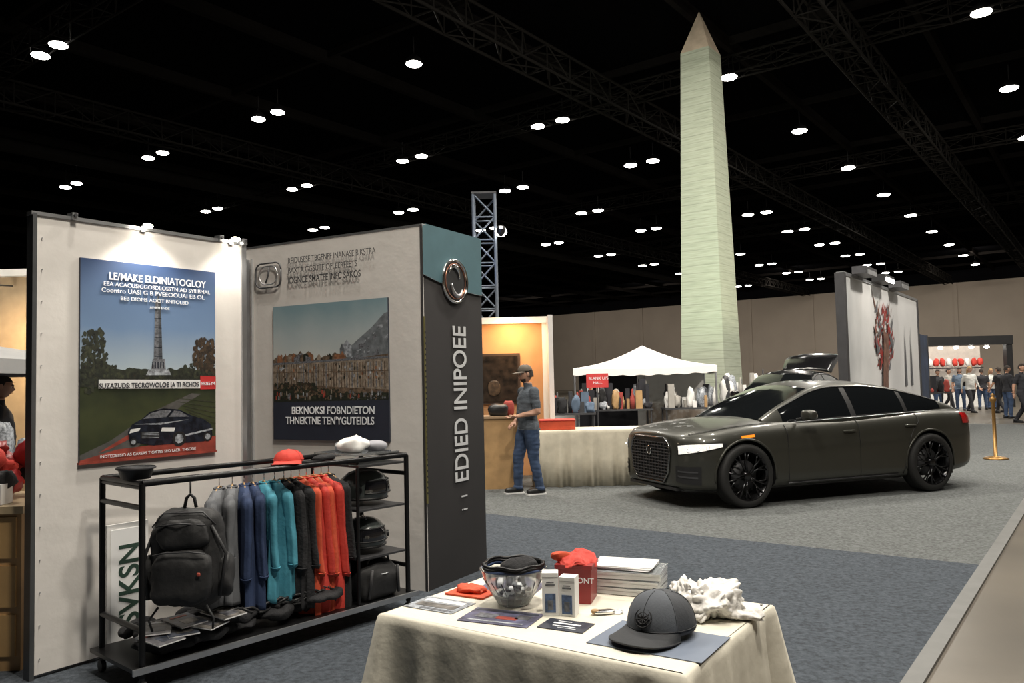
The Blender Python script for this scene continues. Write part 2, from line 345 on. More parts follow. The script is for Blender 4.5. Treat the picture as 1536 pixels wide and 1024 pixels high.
q([(0,.55)]+[(i/40,.585+.035*rr.random()+(.04 if 5<i<15 else 0)) for i in range(27)]+[(.66,.58),(1,.61),(1,.3),(0,.3)],bld,.0012)
for i in range(26): 
    a=.02+.6*rr.random(); s=.015+.04*rr.random(); q([(a,.57),(a+s,.57),(a+s,.60+.04*rr.random()),(a+s/2,.61+.04*rr.random()),(a,.60+.03*rr.random())],rr.choice([bl3,bld2,bld,tree,pst]),.0013+.00001*i)
q([(0,.42),(1,.36),(1,.585),(.0,.57)],bld2,.0017)
for i in range(44): q([(.01+i/45,.38),(.018+i/45,.38),(.018+i/45,.56),(.01+i/45,.56)],rr.choice([bld,bld,pst]),.0018)
for i in range(60):
    a=.01+.97*rr.random(); b=.42+.12*rr.random(); q([(a,b),(a+.012,b),(a+.012,b+.02),(a,b+.02)],rr.choice([bld,tree,bl3,psil,bld2]),.0019+.000003*i)
q([(0,.56),(1,.58),(1,.595),(0,.575)],pst,.0022); q([(0,.50),(1,.49),(1,.495),(0,.505)],bld,.0022)
q([(0,.27),(1,.27),(1,.34),(.6,.34),(.45,.36),(.3,.38),(.12,.38),(0,.37)],tree,.0023)
foliage(P2,.18,.37,.22,.06,240,leafs+[tree2,bld],y-.0025,21,.013); foliage(P2,.42,.34,.2,.04,120,leafs+[bld],y-.0025,22,.012); foliage(P2,.8,.32,.22,.03,120,leafs+[bld,pst],y-.0025,23,.010)
for i in range(7): q([(.05+.055*i,.34),(.054+.055*i,.34),(.052+.055*i,.52+.03*rr.random())],tree,.003)
for i in range(40):
    a=.02+rr.random()*.94; b=.29+.05*rr.random(); q([(a,b),(a+.010,b),(a+.010,b+.03),(a,b+.032)],rr.choice([bld,psil,pst,pred,bld2]),.0031)
q([(0,0),(1,0),(1,.29),(0,.28)],pnavy,.0035)
m.build('poster',parent=wall2)
t2=lambda s,x,z,sz,mt,al='CENTER',sx=1,b=0: text(s,wall2,sz,(x,-.017,z),mt,align=al,sx=sx,bold=b)
t2("BEKNOKSI FOBNDIETON",QX+QW*.53,QZ+.205,.082,ptx,sx=.90,b=.0012); t2("THNEKTNE TEN'YGUTEIDLS",QX+QW*.5,QZ+.125,.082,ptx,sx=.86,b=.0012)
tdk=mat('lettering_grey',(.09,.09,.095),.5,.3)
t2("REIDUSESE TBGFNPF INANASE B KSTRA",.47,2.475,.068,tdk,'LEFT',.74); t2("BAXTA GGSUTE OFLEERFEETS",.47,2.395,.066,tdk,'LEFT',.80); t2("IOGNCE SMATFE INFC SAKOS",.47,2.312,.075,tdk,'LEFT',.74,.001)
m=MB() # logo
T=TR((.25,-.012,2.40),rx=R(90))
def rrect(w,h,r,n=6):
    o=[]
    for cx,cy,a0 in ((w-r,h-r,0),(-w+r,h-r,90),(-w+r,-h+r,180),(w-r,-h+r,270)):
        for i in range(n+1):
            a=R(a0+90*i/n); o.append((cx+r*math.cos(a),cy+r*math.sin(a),0))
    return o
p=rrect(.14,.10,.06); m.tube(p+[p[0]],.007,tdk,T=T); p=rrect(.10,.075,.07); m.tube(p+[p[0]],.005,alum,T=T)
m.tube([(-.03,-.06,0),(.0,.0,0),(.01,.07,0)],.006,tdk,T=T); m.build('wall_logo',parent=wall2)
# kiosk
AK=R(60.5); KW=.81
kdark=gradmat('kiosk_fabric',[(0,(.016,.015,.016)),(1,(.036,.033,.034))],0,2.3,rough=.8,nscale=2,namt=.4)
kteal=mat('kiosk_teal',(.07,.15,.18),.7,var=.08)
m=MB(); KX=.055; m.box(((KW+KX)/2,.34,H2/2),(KW-KX,.66,H2),kdark); m.box((KW/2,.012,H2/2),(KW,.02,H2),kdark)
n=16; top=[(KW*i/n, 2.19+.09*(1-i/n)**2) for i in range(n+1)]
m.poly(top+[(KW,H2),(0,H2)],-.004,kteal); m.tube([(p[0],-.006,p[1]) for p in top],.004,black)
m.box(((KW+KX)/2,.34,H2+.005),(KW-KX+.004,.664,.02),kteal)
m.box((.004,-.004,1.3),(.010,.010,1.35),mat('edge_gold',(.20,.18,.07),.5,.4))
for i in range(30): m.box((.004,-.010,.7+i*.04),(.008,.005,.012),black)
T=TR((KW*.50,-.006,2.27),rx=R(90))
m.lathe([(.175,0),(.175,.012),(.165,.022),(.155,.015),(.152,.008)],chrome,T=T,n=40); m.lathe([(.001,.010),(.153,.010)],black,T=T,n=40)
m.lathe([(.140,.010),(.140,.015),(.134,.015),(.134,.010)],mat('copper',(.5,.22,.15),.3,.9),T=T,n=40)
for sg in (1,-1): m.tube([(sg*(.075*math.cos(a*.17)-.02),sg*.095*math.sin(a*.17)+sg*.02,.014) for a in range(0,17)],[.004+.014*math.sin(math.pi*i/16) for i in range(17)],chrome if sg>0 else alum,T=T)
kiosk=m.build('kiosk_column',(-.64,5.78,.012),AK)
ktx=mat('kiosk_lettering',(.62,.63,.65),.4)
text("EDIED INIPOEE",kiosk,.26,(.55,-.006,.72),ktx,vert=True,bold=.003,sx=.70); text("I",kiosk,.12,(.53,-.006,.60),ktx,vert=True); text("i",kiosk,.12,(.53,-.006,.50),ktx,vert=True)
# ------------------------------------------------------------------ garments / bags / hats
def cap(mb,T,c1,c2,logo=None,hs=1.0,front=None):
    N=36
    def f(u,v):
        th=u*2*math.pi; ph=v*math.pi/2
        a=math.cos(ph)**.78
        return Vector((.092*a*math.cos(th),.101*a*math.sin(th),hs*.115*math.sin(ph)**.9*(1+.06*max(0,-math.sin(th))) if ph>0 else 0))
    mb.grid(f,N,12,c1,T=T)
    if front: mb.grid(lambda u,v:f(.58+.34*u,v*.93)*1.008,16,12,front,T=T)
    mb.sq((0,0,.115*hs),(.018,.018,.01),c1,1,T=T,n=10)
    def g(u,v,dz=0):
        x=(u*2-1); th=-math.pi/2+x*1.15
        b=Vector((.092*math.cos(th),.101*math.sin(th),.004)); o=v*.082*(1-abs(x)**3)
        return b+Vector((math.cos(th)*o*.45,-o,-.014*(x*x)*v+.006+dz-.010*v))
    mb.grid(lambda u,v:g(u,v),20,6,c2,T=T); mb.grid(lambda u,v:g(u,v,-.004),20,6,c2,T=T)
    mb.tube([g(i/20,1,-.002) for i in range(21)],.0028,c2,T=T,n=6)
    for k in range(6):
        th=math.pi/6+k*math.pi/3
        mb.tube([Vector((.0925*math.cos(p)**.78*math.cos(th),.102*math.cos(p)**.78*math.sin(th),hs*.117*math.sin(p)**.9*(1+.06*max(0,-math.sin(th))))) for p in [.02+i*.19 for i in range(8)]],.0010,c2,T=T,n=4)
    mb.tube([(.0935*math.cos(6.283*i/30),.1025*math.sin(6.283*i/30),.012) for i in range(31)],.0014,c2,T=T,n=4)
    if logo:
        def L(x,z): return (x,-.105*math.cos(z/.115*1.15)**.78*math.sqrt(max(0,1-(x/.1)**2))-.002,z*hs)
        for i in range(9):
            a=2*math.pi*i/9
            mb.tube([L(0,.052),L(.022*math.cos(a),.052+.022*math.sin(a))],.002,logo,T=T,n=4)
        for rd in (.026,.016): mb.tube([L(rd*math.cos(2*math.pi*i/20),.052+rd*math.sin(2*math.pi*i/20)) for i in range(21)],.002,logo,T=T,n=4)
def garment(mb,T,mt,L=.65,w=.21,seed=0,sleeve=.5):
    rr=random.Random(seed); n=72; rows=28; rg=[]; ph=rr.random()*6; ph2=rr.random()*6
    for j in range(rows+1):
        t=j/rows; z=-L*t
        if t<.12: ww=.055+(w-.055)*(t/.12)**.6; th=.026+.020*t/.12
        else: ww=w*(1+.06*t); th=.044+.022*t
        ring=[]
        for i in range(n):
            a=2*math.pi*i/n
            fo=1+(.38*t+.08)*math.sin(a*4+ph+t)+(.34*t+.04)*math.sin(a*7+ph2)+.20*t*math.sin(a*13+ph)
            ring.append(Vector((ww*math.cos(a)*(1+.02*math.sin(t*14+ph)),th*math.sin(a)*fo,z-.01*math.cos(a*3+ph)*(t>.9))))
        rg.append(ring)
    mb.rings(rg,mt,T=T)
    for s in (-1,1):
        rg=[]; SL=sleeve*(1 if s>0 else .92)
        for k in range(17):
            t=k/16; c=Vector((s*(w*.82+.028*t+.004*math.sin(t*5+ph)),.014*math.sin(t*2+ph)*t-.008*t,-.040-SL*t)); rx=.058-.012*t; ry=.030-.004*t
            if k==0: rx*=.6; ry*=.7
            rg.append([c+Vector((rx*math.cos(6.283*i/24)*(1+.10*math.sin(i*1.05+ph)+.05*math.sin(t*16+ph2)),ry*math.sin(6.283*i/24)*(1+.18*math.sin(i*1.31+ph2+t)),.014*math.cos(6.283*i/24)*(-s))) for i in range(24)])
        mb.rings(rg,mt,T=T)
        mb.tube([(s*(w*.82+.028)+.047*math.cos(6.283*i/16),.027*math.sin(6.283*i/16)+.014*math.sin(2+ph)-.008,-.040-SL+.004) for i in range(17)],.004,mt,T=T,n=5)
    mb.tube([(.05*math.cos(6.283*i/16),.026*math.sin(6.283*i/16),.002) for i in range(17)],.006,mt,T=T,n=6)
    mb.tube([(-w*.8,0,-.055),(-.05,0,.0),(0,0,.012),(.05,0,0),(w*.8,0,-.055)],.005,wood,T=T); mb.tube([(0,0,.01),(0,0,.05),(.012,0,.07),(0,0,.09),(-.014,0,.078)],.003,chrome,n=6,T=T)
# rack
AR=R(48.7); RO=(-1.86,4.0,.012); RL=1.73; RD=.48; RH=1.02
m=MB()
tb=.016
for x in (0,RL):
    for yy in (0,RD):
        m.cyl((x,yy,.07),(x,yy,RH),tb,blackm); m.cyl((x,yy,0.03),(x,yy,.09),.012,steel); m.cyl((x-.012,yy,.03),(x+.012,yy,.03),.03,black,n=16)
    for z in (RH,.90,.30): m.cyl((x,0,z),(x,RD,z),tb*.9,blackm)
for x in (RL-.40,): 
    for yy in (0,RD): m.cyl((x,yy,.12),(x,yy,RH-.05),.011,blackm)
for yy in (0,RD): m.cyl((0,yy,RH),(RL,yy,RH),tb,blackm)
m.cyl((0,RD/2,RH-.02),(RL-.4,RD/2,RH-.02),.013,blackm)
for x in (0,RL-.4): m.cyl((x,0,RH-.02),(x,RD,RH-.02),.011,blackm)
m.box((RL/2,RD/2,.115),(RL+.10,RD+.06,.02),blackm); m.box((RL/2,-.035,.115),(RL+.12,.015,.03),alum)
for z in (.40,.70,.975): m.box((RL-.2,RD/2,z),(.38,RD,.012),steel)
rack=m.build('clothes_rack',RO,AR)
gs=[(greyf,.54,.62,.225,-42,.34),(greyf,.62,.62,.215,-34,.36),(navy,.695,.68,.20,-26,.50),(navy,.75,.68,.2,-18,.50),(teal,.825,.66,.21,-18,.46),(teal,.895,.66,.2,-8,.46),(blackc,.96,.74,.2,-4,.5),(blackc,1.01,.74,.2,3,.5),(orange,1.07,.82,.19,0,.56),(red,1.12,.84,.19,5,.58),(orange,1.175,.84,.19,-3,.58),(red,1.23,.84,.19,4,.6),(blackc,1.285,.82,.2,0,.5)]
names={id(greyf):'grey_shirt',id(navy):'navy_shirt',id(teal):'teal_shirt',id(blackc):'black_shirt',id(orange):'orange_shirt',id(red):'red_shirt'}
for i,(mt,x,L,w,a,sl_) in enumerate(gs):
    m=MB(); garment(m,TR((0,0,0),rz=R(90+a)),mt,L,w,i,sleeve=sl_)
    m.build(names[id(mt)],(x,RD/2,RH-.10),0,parent=rack)
# backpack
m=MB(); bp=mat('backpack_nylon',(.015,.015,.016),.65,bump=.2,bscale=25); strap=mat('strap',(.025,.025,.027),.6)
m.sq((0,0,-.27),(.38,.22,.52),bp,.62,amp=.03,fr=8,n=52,amp2=.012); m.sq((0,-.11,-.35),(.30,.11,.28),bp,.6,amp=.02,fr=11,n=40,amp2=.01); m.sq((0,-.10,-.14),(.27,.09,.15),bp,.65,amp=.018,fr=12,n=34,amp2=.01)
for s in (-1,1):
    m.sq((s*.19,-.0,-.37),(.08,.14,.23),bp,.75,amp=.018,fr=14,n=28); m.tube([(s*.09,.09,-.04),(s*.12,.15,-.15),(s*.12,.14,-.3),(s*.14,.09,-.42)],.014,strap); m.tube([(s*.14,-.08,-.10),(s*.205,-.05,-.25),(s*.18,-.08,-.46)],.009,strap); m.tube([(s*.12,-.1,-.5),(s*.16,-.12,-.56),(s*.15,-.1,-.62)],.006,strap,n=6)
m.tube([(-.13,-.155,-.23),(-.06,-.170,-.215),(.06,-.170,-.215),(.13,-.155,-.23)],.004,steel); m.tube([(-.12,-.125,-.09),(0,-.148,-.075),(.12,-.125,-.09)],.004,steel); m.tube([(-.16,-.07,-.1),(-.1,-.085,-.03),(.1,-.085,-.03),(.16,-.07,-.1)],.004,steel)
m.tube([(-.03,.03,-.02),(-.02,.03,.03),(0,.03,.05),(.02,.03,.03),(.03,.03,-.02)],.009,strap); m.sq((.10,-.168,-.33),(.02,.008,.02),pred,.6,n=10)
m.tube([(.0,.03,.04),(0,.03,.13)],.005,strap,n=6)
m.build('backpack',(.265,.05,RH-.14),R(-44),parent=rack)
# shelf goods
dk=mat('grey_green_shell',(.10,.115,.11),.25,coat=.6)
def bag(name,x,yy,z,d,mt):
    m=MB(); m.sq((0,0,d[2]/2*.8),d,mt,.6,amp=.025,fr=10,n=34,flat=True,amp2=.012); m.tube([(-d[0]*.3,-d[1]*.3,d[2]*.6),(-d[0]*.2,-d[1]*.35,d[2]*.95),(d[0]*.2,-d[1]*.35,d[2]*.95),(d[0]*.3,-d[1]*.3,d[2]*.6)],.008,strap)
    m.tube([(-d[0]*.45,-d[1]*.3,d[2]*.55),(0,-d[1]*.52,d[2]*.6),(d[0]*.45,-d[1]*.3,d[2]*.55)],.004,alum); m.tube([(-d[0]*.35,-d[1]*.5,d[2]*.1),(-d[0]*.3,-d[1]*.53,d[2]*.75)],.010,strap); m.tube([(d[0]*.3,-d[1]*.5,d[2]*.1),(d[0]*.25,-d[1]*.53,d[2]*.75)],.010,strap); m.build(name,(x,yy,z),0,parent=rack)
def helmet(name,x,yy,z,rz,mt):
    m=MB()
    def f(u,v):
        th=u*6.2832; ph=v*1.9-.33
        return Vector((.145*math.cos(ph)**.8*math.cos(th) if math.cos(ph)>0 else 0,.175*max(0,math.cos(ph))**.8*math.sin(th)-.02*math.sin(ph),.085+.135*math.sin(ph)))
    m.grid(f,36,14,mt)
    def vz(u,v):
        th=-math.pi/2+(u-.5)*2.5; ph=-.05+v*.62
        return Vector((.150*math.cos(ph)**.8*math.cos(th),.181*math.cos(ph)**.8*math.sin(th)-.02*math.sin(ph),.085+.135*math.sin(ph)))
    m.grid(vz,24,8,mat('visor',(.01,.01,.012),.08,coat=1))
    m.tube([vz(i/24,0) for i in range(25)],.006,black,n=6); m.tube([vz(i/24,1) for i in range(25)],.006,black,n=6); m.tube([f(i/36,0) for i in range(37)],.009,black,n=6)
    m.tube([f(.25,.45),f(.25,.7),f(.25,.9),f(.75,.95),f(.75,.8)],.006,alum,n=6)
    for s in (-1,1): m.cyl((s*.14,-.02,.10),(s*.158,-.02,.10),.022,black,n=16)
    m.build(name,(x,yy,z),rz,parent=rack)
bag('duffel_bag',RL-.2,.2,.125,(.37,.42,.27),bp); helmet('motorcycle_helmet',RL-.2,.20,.41,R(-30),dk); helmet('motorcycle_helmet',RL-.19,.22,.71,R(35),dk)
m=MB(); cap(m,TR(sc=.95),red,red,hs=.62); m.build('red_cap',(.93,.14,RH+.024),R(-40),parent=rack)
m=MB(); m.box((0,0,.006),(.30,.09,.012),black); m.sq((.19,0,.02),(.14,.10,.04),blackc,.7,n=18,amp=.01,fr=15); m.build('rack_top_tray',(.96,.10,RH+.004),0,parent=rack)
m=MB(); m.box((0,0,.006),(.36,.44,.012),glass); m.sq((-.05,-.04,.06),(.20,.18,.11),white,.9,amp=.02,fr=12,n=34,flat=True,amp2=.015); m.sq((.1,-.08,.045),(.14,.14,.07),mat('beanie',(.3,.3,.33),.8),.8,amp=.01,n=20,flat=True); m.sq((.05,.12,.04),(.24,.12,.06),psil,.5,amp=.01,n=20,flat=True); m.build('folded_white_cap',(RL-.22,.24,RH+.02),0,parent=rack)
m=MB(); m.lathe([(.001,0),(.07,0),(.085,.05),(.09,.055),(.085,.06),(.07,.045),(.001,.02)],black,n=24); m.lathe([(.093,.05),(.097,.055),(.093,.062)],steel,n=24); m.build('black_bowl',(.03,.14,RH+.014),0,parent=rack)
m=MB()
rr=random.Random(8)
for i in range(46):
    x=.1+rr.random()*1.15; yy=.06+rr.random()*.36
    m.sq((x,yy,.03+rr.random()*.07),(.3*rr.uniform(.6,1),.2*rr.uniform(.6,1),.06),blackc,.8,amp=.03,fr=13,n=26,amp2=.012)
for i in range(34):
    x=.45+rr.random()*.8; a=rr.random()*6
    m.tube([(x+.09*math.cos(a+k*.6),.13+.09*math.sin(a+k*.6),.10+.02*math.sin(k+i)+.03*rr.random()) for k in range(8)],.008,black,n=6)
m.build('folded_black_clothes',(0,0,.135),0,parent=rack)
m=MB(); mags=[mat('cover_a',(.08,.08,.09),.35,var=.8,scale=25),mat('cover_b',(.04,.05,.075),.35,var=.8,scale=25),mat('cover_c',(.13,.12,.11),.35,var=.8,scale=30)]
for i,(x,yy,a) in enumerate([(.10,.02,10),(.22,.05,-15),(.34,.03,25),(.13,.13,-30),(.27,.11,5),(.46,.05,10)]):
    T=TR((x,yy,.085+i*.008),rz=R(a),rx=R(4)); m.box((0,0,0),(.15,.20,.006),paper,T=T); m.box((0,0,.0035),(.148,.198,.001),mags[i%3],T=T); m.box((0,.06,.0045),(.09,.018,.001),[pred,ptx][i%2],T=T); m.box((.01,-.03,.0045),(.08,.07,.001),mags[(i+1)%3],T=T)
m.build('magazines',(0,0,.15),0,parent=rack)
# ------------------------------------------------------------------ front table
AT=math.atan2(-.57,.82); TO=Vector((-.46,2.66,.012)); TL,TD,TZ=1.07,.74,.738
m=MB()
def per(n):
    out=[]
    def seg(a,b,k): return [(a[0]+(b[0]-a[0])*i/k,a[1]+(b[1]-a[1])*i/k) for i in range(k)]
    c=[(0,0),(TL,0),(TL,TD),(0,TD)]
    for k in range(4): out+=seg(c[k],c[(k+1)%4],n)
    return out
NP=64
pr=per(NP); rg=[]
cx,cy=TL/2,TD/2
for z,infl in [(TZ,-.014),(TZ-.002,-.006),(TZ-.008,.0),(TZ-.03,.005),(TZ-.1,.010),(TZ-.18,.017),(TZ-.25,.024),(TZ-.35,.034),(TZ-.45,.044),(TZ-.6,.056),(.01,.068)]:
    ring=[]
    dep=(TZ-z)
    for i,(x,yy) in enumerate(pr):
        s=i/NP; f=s%1; cor=min(f,1-f)
        nx=(x-cx)/(TL/2);ny=(yy-cy)/(TD/2)
        d=Vector((nx if abs(nx)>.999 else 0,ny if abs(ny)>.999 else 0,0))
        if d.length>0:d.normalize()
        w=.020*dep*math.sin(s*math.pi*2*3.0+.7)+.018*dep*math.sin(s*math.pi*2*5+2+dep*2)+.014*dep*math.sin(s*math.pi*2*11+dep*3)+dep*.13*math.exp(-(cor/.045)**2)-dep*.08*math.exp(-((cor-.11)/.04)**2)+dep*.03*math.exp(-((cor-.2)/.04)**2)
        ring.append(Vector((x,yy,z))+d*(infl+w))
    rg.append(ring)
m.rings(rg,cloth,cap=True)
tab=m.build('display_table',TO,AT)
for f in tab.data.polygons:
    if len(f.vertices)>10: f.use_smooth=False
Z=.012+TZ+.001
def onT(x,y): return (x,y,Z)
bx,by=-.014,2.73
m=MB(); m.lathe([(.001,.004),(.045,.004),(.05,.0),(.055,.006),(.075,.04),(.098,.085),(.112,.12),(.115,.122),(.108,.12),(.093,.085),(.07,.042),(.05,.012),(.001,.010)],glass,n=40)
rr=random.Random(2)
for i in range(80):
    a=rr.random()*6.28; r=rr.random()**.5*.055; m.sq((r*math.cos(a),r*math.sin(a),.02+rr.random()*.06),(.022,.022,.014),rr.choice([chrome,black,black,greyf,paper,steel]),.8,n=8)
for k in range(16):
    a=k*6.283/16; m.tube([(.052*math.cos(a),.052*math.sin(a),.004),(.078*math.cos(a+.1),.078*math.sin(a+.1),.045),(.101*math.cos(a),.101*math.sin(a),.088)],.0018,glass,n=4)
for k in range(3): m.tube([((.098+.006*math.sin(5*i*.3+k))*math.cos(i*2*math.pi/30),(.098+.005*math.cos(i+k))*math.sin(i*2*math.pi/30),.120+.008*k+.003*math.sin(i*1.3)) for i in range(31)],.006,blackm if k else navy,n=6)
m.sq((.02,.03,.125),(.13,.09,.035),blackc,.7,n=24,amp=.015,fr=22)
m.build('glass_bowl',onT(bx,by))
lb=mat('label_blue',(.08,.13,.25),.5,var=.6,scale=60)
m=MB()
for i,(x,a,h) in enumerate([(-.030,6,.135),(.030,-10,.122)]):
    T=TR((x,0,0),rz=R(a)); m.box((0,0,h/2),(.052,.05,h),paper,T=T); m.box((0,-.0255,h*.3),(.034,.001,.06),lb,T=T); m.box((0,-.0262,h*.25),(.018,.001,.03),pst,T=T); m.box((0,-.0255,h*.72),(.03,.001,.005),pst,T=T); m.box((0,-.0255,h*.78),(.024,.001,.003),pst,T=T); m.box((0,-.0255,h*.9),(.052,.0006,.001),steel,T=T)
m.build('white_gift_box',onT(.135,2.60),R(-10),bevel=.002)
rbk=mat('red_box_card',(.26,.018,.018),.4)
m=MB()
def sqb(s,z): return [Vector((a*s/2,c*s/2,z)) for a,c in ((-1,-1),(1,-1),(1,1),(-1,1))]
m.rings([sqb(.112,0),sqb(.122,.115),sqb(.128,.116),sqb(.128,.128),sqb(.118,.128)],rbk,False)
m.sq((0,0,.132),(.125,.12,.05),red,.8,amp=.022,fr=20,n=40,amp2=.015); m.sq((-.045,-.02,.142),(.07,.05,.03),orange,.8,amp=.015,fr=25,n=24); rb=m.build('red_gift_box',onT(.205,2.77),R(-16),bevel=.002); text("AONT",rb,.026,(-.005,-.0625,.07),ptx)
m=MB()
for k in range(3):
    T=TR((.004*k,0,0),rz=R(3*k-3)); m.box((0,0,.013+.027*k),(.25,.17,.023),frost,T=T); m.box((0,0,.0255+.027*k),(.255,.175,.003),glass,T=T); m.box((0,0,.0135+.027*k),(.252,.172,.002),alum,T=T)
for k in range(4): m.box((.002*k-.01,.003*(k%2),.085+.003*k),(.22,.145,.0027),paper,T=TR(rz=R(2*k-4)))
m.build('plastic_case_stack',onT(.39,2.88),R(-22),bevel=.002)
cg=mat('cap_grey',(.050,.054,.062),.85,bump=.08,bscale=150); cfr=mat('cap_front_panel',(.085,.094,.110),.85,bump=.08,bscale=150); cbrim=mat('cap_charcoal',(.026,.028,.032),.8,bump=.08,bscale=150)
m=MB(); cap(m,TR(sc=1.05),cg,cbrim,mat('embroidery',(.012,.012,.014),.8),hs=.86,front=cfr); m.build('baseball_cap',(.420,2.375,Z+.022),R(-42))
tis=mat('tissue',(.74,.72,.69),.7,var=.03,bump=.3,bscale=40)
m=MB(); m.sq((0,0,.042),(.23,.19,.10),tis,.9,amp=.030,fr=14,n=110,flat=True,amp2=.035); m.sq((-.06,.02,.065),(.10,.10,.09),tis,1,amp=.03,fr=19,n=80,amp2=.035); m.sq((.09,-.03,.018),(.13,.12,.045),tis,.9,amp=.02,fr=17,n=60,flat=True,amp2=.025); m.build('crumpled_white_bag',(.60,2.55,Z+.002))
def sheet(name,x,y_,w,h,a,mt,mt2=None,z=0,deco=()):
    m=MB(); m.box((0,0,.001),(w,h,.002),mt)
    for (dx,dy,dw,dh,mm) in deco: m.box((dx*w,dy*h,.0024),(dw*w,dh*h,.0008),mm)
    return m.build(name,(x,y_,Z+z),R(a))
fl=mat('flyer_purple',(.085,.085,.14),.4,var=.7,scale=22); fb=mat('sheet_bluegrey',(.15,.18,.24),.45,var=.1)
sheet('paper_sheet',.40,2.32,.34,.24,-33,fb)
sheet('photo_flyer',-.055,2.575,.24,.15,-24,fl,deco=[(0,.36,.9,.1,pnavy),(.1,-.05,.3,.2,pred),(-.2,0,.3,.3,pst),(.3,.1,.2,.3,mags[0]),(0,-.35,.8,.08,psil)])
sheet('business_card',.145,2.475,.15,.10,-28,pnavy,deco=[(0,.1,.6,.12,ptx),(0,-.15,.5,.06,ptx),(-.1,.3,.3,.06,ptx),(.1,-.3,.4,.03,ptx)])
sheet('magazine',-.265,2.735,.20,.14,-32,psil,deco=[(0,.25,.8,.2,paper),(0,-.1,.8,.3,mags[2]),(.1,-.38,.6,.1,pst)])
sheet('photo_flyer',-.02,2.95,.22,.16,-20,fl); 
m=MB(); m.box((0,0,.003),(.16,.10,.006),orange); m.sq((0,0,.014),(.10,.06,.022),orange,.7,amp=.015,fr=25,n=30,flat=True,amp2=.015); m.box((-.03,.02,.007),(.06,.04,.002),pwh); m.build('orange_brochure',onT(-.165,2.87),R(-30))
m=MB(); m.sq((0,0,.007),(.07,.03,.012),chrome,.5,n=18); m.lathe([(.01,0),(.014,.004),(.018,.0)],alum,(.045,0,.004),n=16); m.sq((-.03,0,.01),(.025,.02,.014),wood,.6,n=12); m.build('metal_keychain',onT(.275,2.59),R(10))
m=MB(); m.cyl((-.06,0,.005),(.05,0,.005),.0045,paper,n=10); m.cyl((.05,0,.005),(.065,0,.005),.004,steel,r2=.001,n=10); m.build('pen',onT(.74,2.60),R(30))
# ------------------------------------------------------------------ obelisk
ob=bpy.data.materials.new('obelisk_marble'); ob.use_nodes=True; nt=ob.node_tree; b=nt.nodes['Principled BSDF']
tc=nd(nt,'ShaderNodeTexCoord'); mp=nd(nt,'ShaderNodeMapping'); mp.inputs['Scale'].default_value=(1,1,12); nt.links.new(tc.outputs['Object'],mp.inputs[0])
n1=nd(nt,'ShaderNodeTexNoise'); n1.inputs['Scale'].default_value=1.8; n1.inputs['Detail'].default_value=7; nt.links.new(mp.outputs[0],n1.inputs['Vector'])
r=nd(nt,'ShaderNodeValToRGB'); r.color_ramp.elements[0].position=.2; r.color_ramp.elements[1].position=.8; r.color_ramp.elements[0].color=(.27,.30,.23,1); r.color_ramp.elements[1].color=(.44,.47,.375,1)
nt.links.new(n1.outputs['Fac'],r.inputs['Fac'])
sp=nd(nt,'ShaderNodeSeparateXYZ'); nt.links.new(tc.outputs['Object'],sp.inputs[0])
mm=nd(nt,'ShaderNodeMath',operation='MULTIPLY'); mm.inputs[1].default_value=4.5; nt.links.new(sp.outputs['Z'],mm.inputs[0])
fr=nd(nt,'ShaderNodeMath',operation='FRACT'); nt.links.new(mm.outputs[0],fr.inputs[0])
lt=nd(nt,'ShaderNodeMath',operation='LESS_THAN'); lt.inputs[1].default_value=.1; nt.links.new(fr.outputs[0],lt.inputs[0])
mx=nd(nt,'ShaderNodeMixRGB',blend_type='MULTIPLY'); mx.inputs['Color2'].default_value=(.80,.80,.80,1); nt.links.new(lt.outputs[0],mx.inputs['Fac']); nt.links.new(r.outputs['Color'],mx.inputs['Color1'])
nt.links.new(mx.outputs[0],b.inputs['Base Color']); b.inputs['Roughness'].default_value=.7
m=MB()
def sqr(s,z): return [Vector((a*s/2,c*s/2,z)) for a,c in ((-1,-1),(1,-1),(1,1),(-1,1))]
m.box((0,0,.15),(1.9,1.9,.3),ob); m.rings([sqr(1.35,.3),sqr(.87,10.98)],ob,False,cap=False); m.rings([sqr(.87,10.98),sqr(.02,12.25)],mat('capstone',(.50,.41,.31),.7,var=.15,scale=4),False)
m.build('obelisk',(5.74,23,0),AU)
spot('obelisk_uplight',(4.4,17.2,3.2),(5.8,23,6.0),420,80,(.66,1,.66)); spot('obelisk_uplight',(9.5,19.5,2.5),(5.9,23,6.5),380,80,(1,.87,.64)); spot('obelisk_uplight',(5.0,18.5,2.0),(5.8,23,11.5),320,30,(1,.85,.65))
# ------------------------------------------------------------------ car
def herm(xs,ys,x):
    if x<=xs[0]: return ys[0]
    if x>=xs[-1]: return ys[-1]
    k=0
    while xs[k+1]<x: k+=1
    def sl(i):
        if i<=0: return (ys[1]-ys[0])/(xs[1]-xs[0])
        if i>=len(xs)-1: return (ys[-1]-ys[-2])/(xs[-1]-xs[-2])
        a=(ys[i]-ys[i-1])/(xs[i]-xs[i-1]); c=(ys[i+1]-ys[i])/(xs[i+1]-xs[i])
        return 0 if a*c<=0 else 2*a*c/(a+c)
    h=xs[k+1]-xs[k]; t=(x-xs[k])/h; a,c=sl(k)*h,sl(k+1)*h
    return ys[k]*(2*t**3-3*t*t+1)+a*(t**3-2*t*t+t)+ys[k+1]*(-2*t**3+3*t*t)+c*(t**3-t*t)
BX=[-2.26,-2.22,-2.14,-1.98,-1.45,-.8,0,.8,1.42,1.85,2.05,2.18,2.25,2.28]
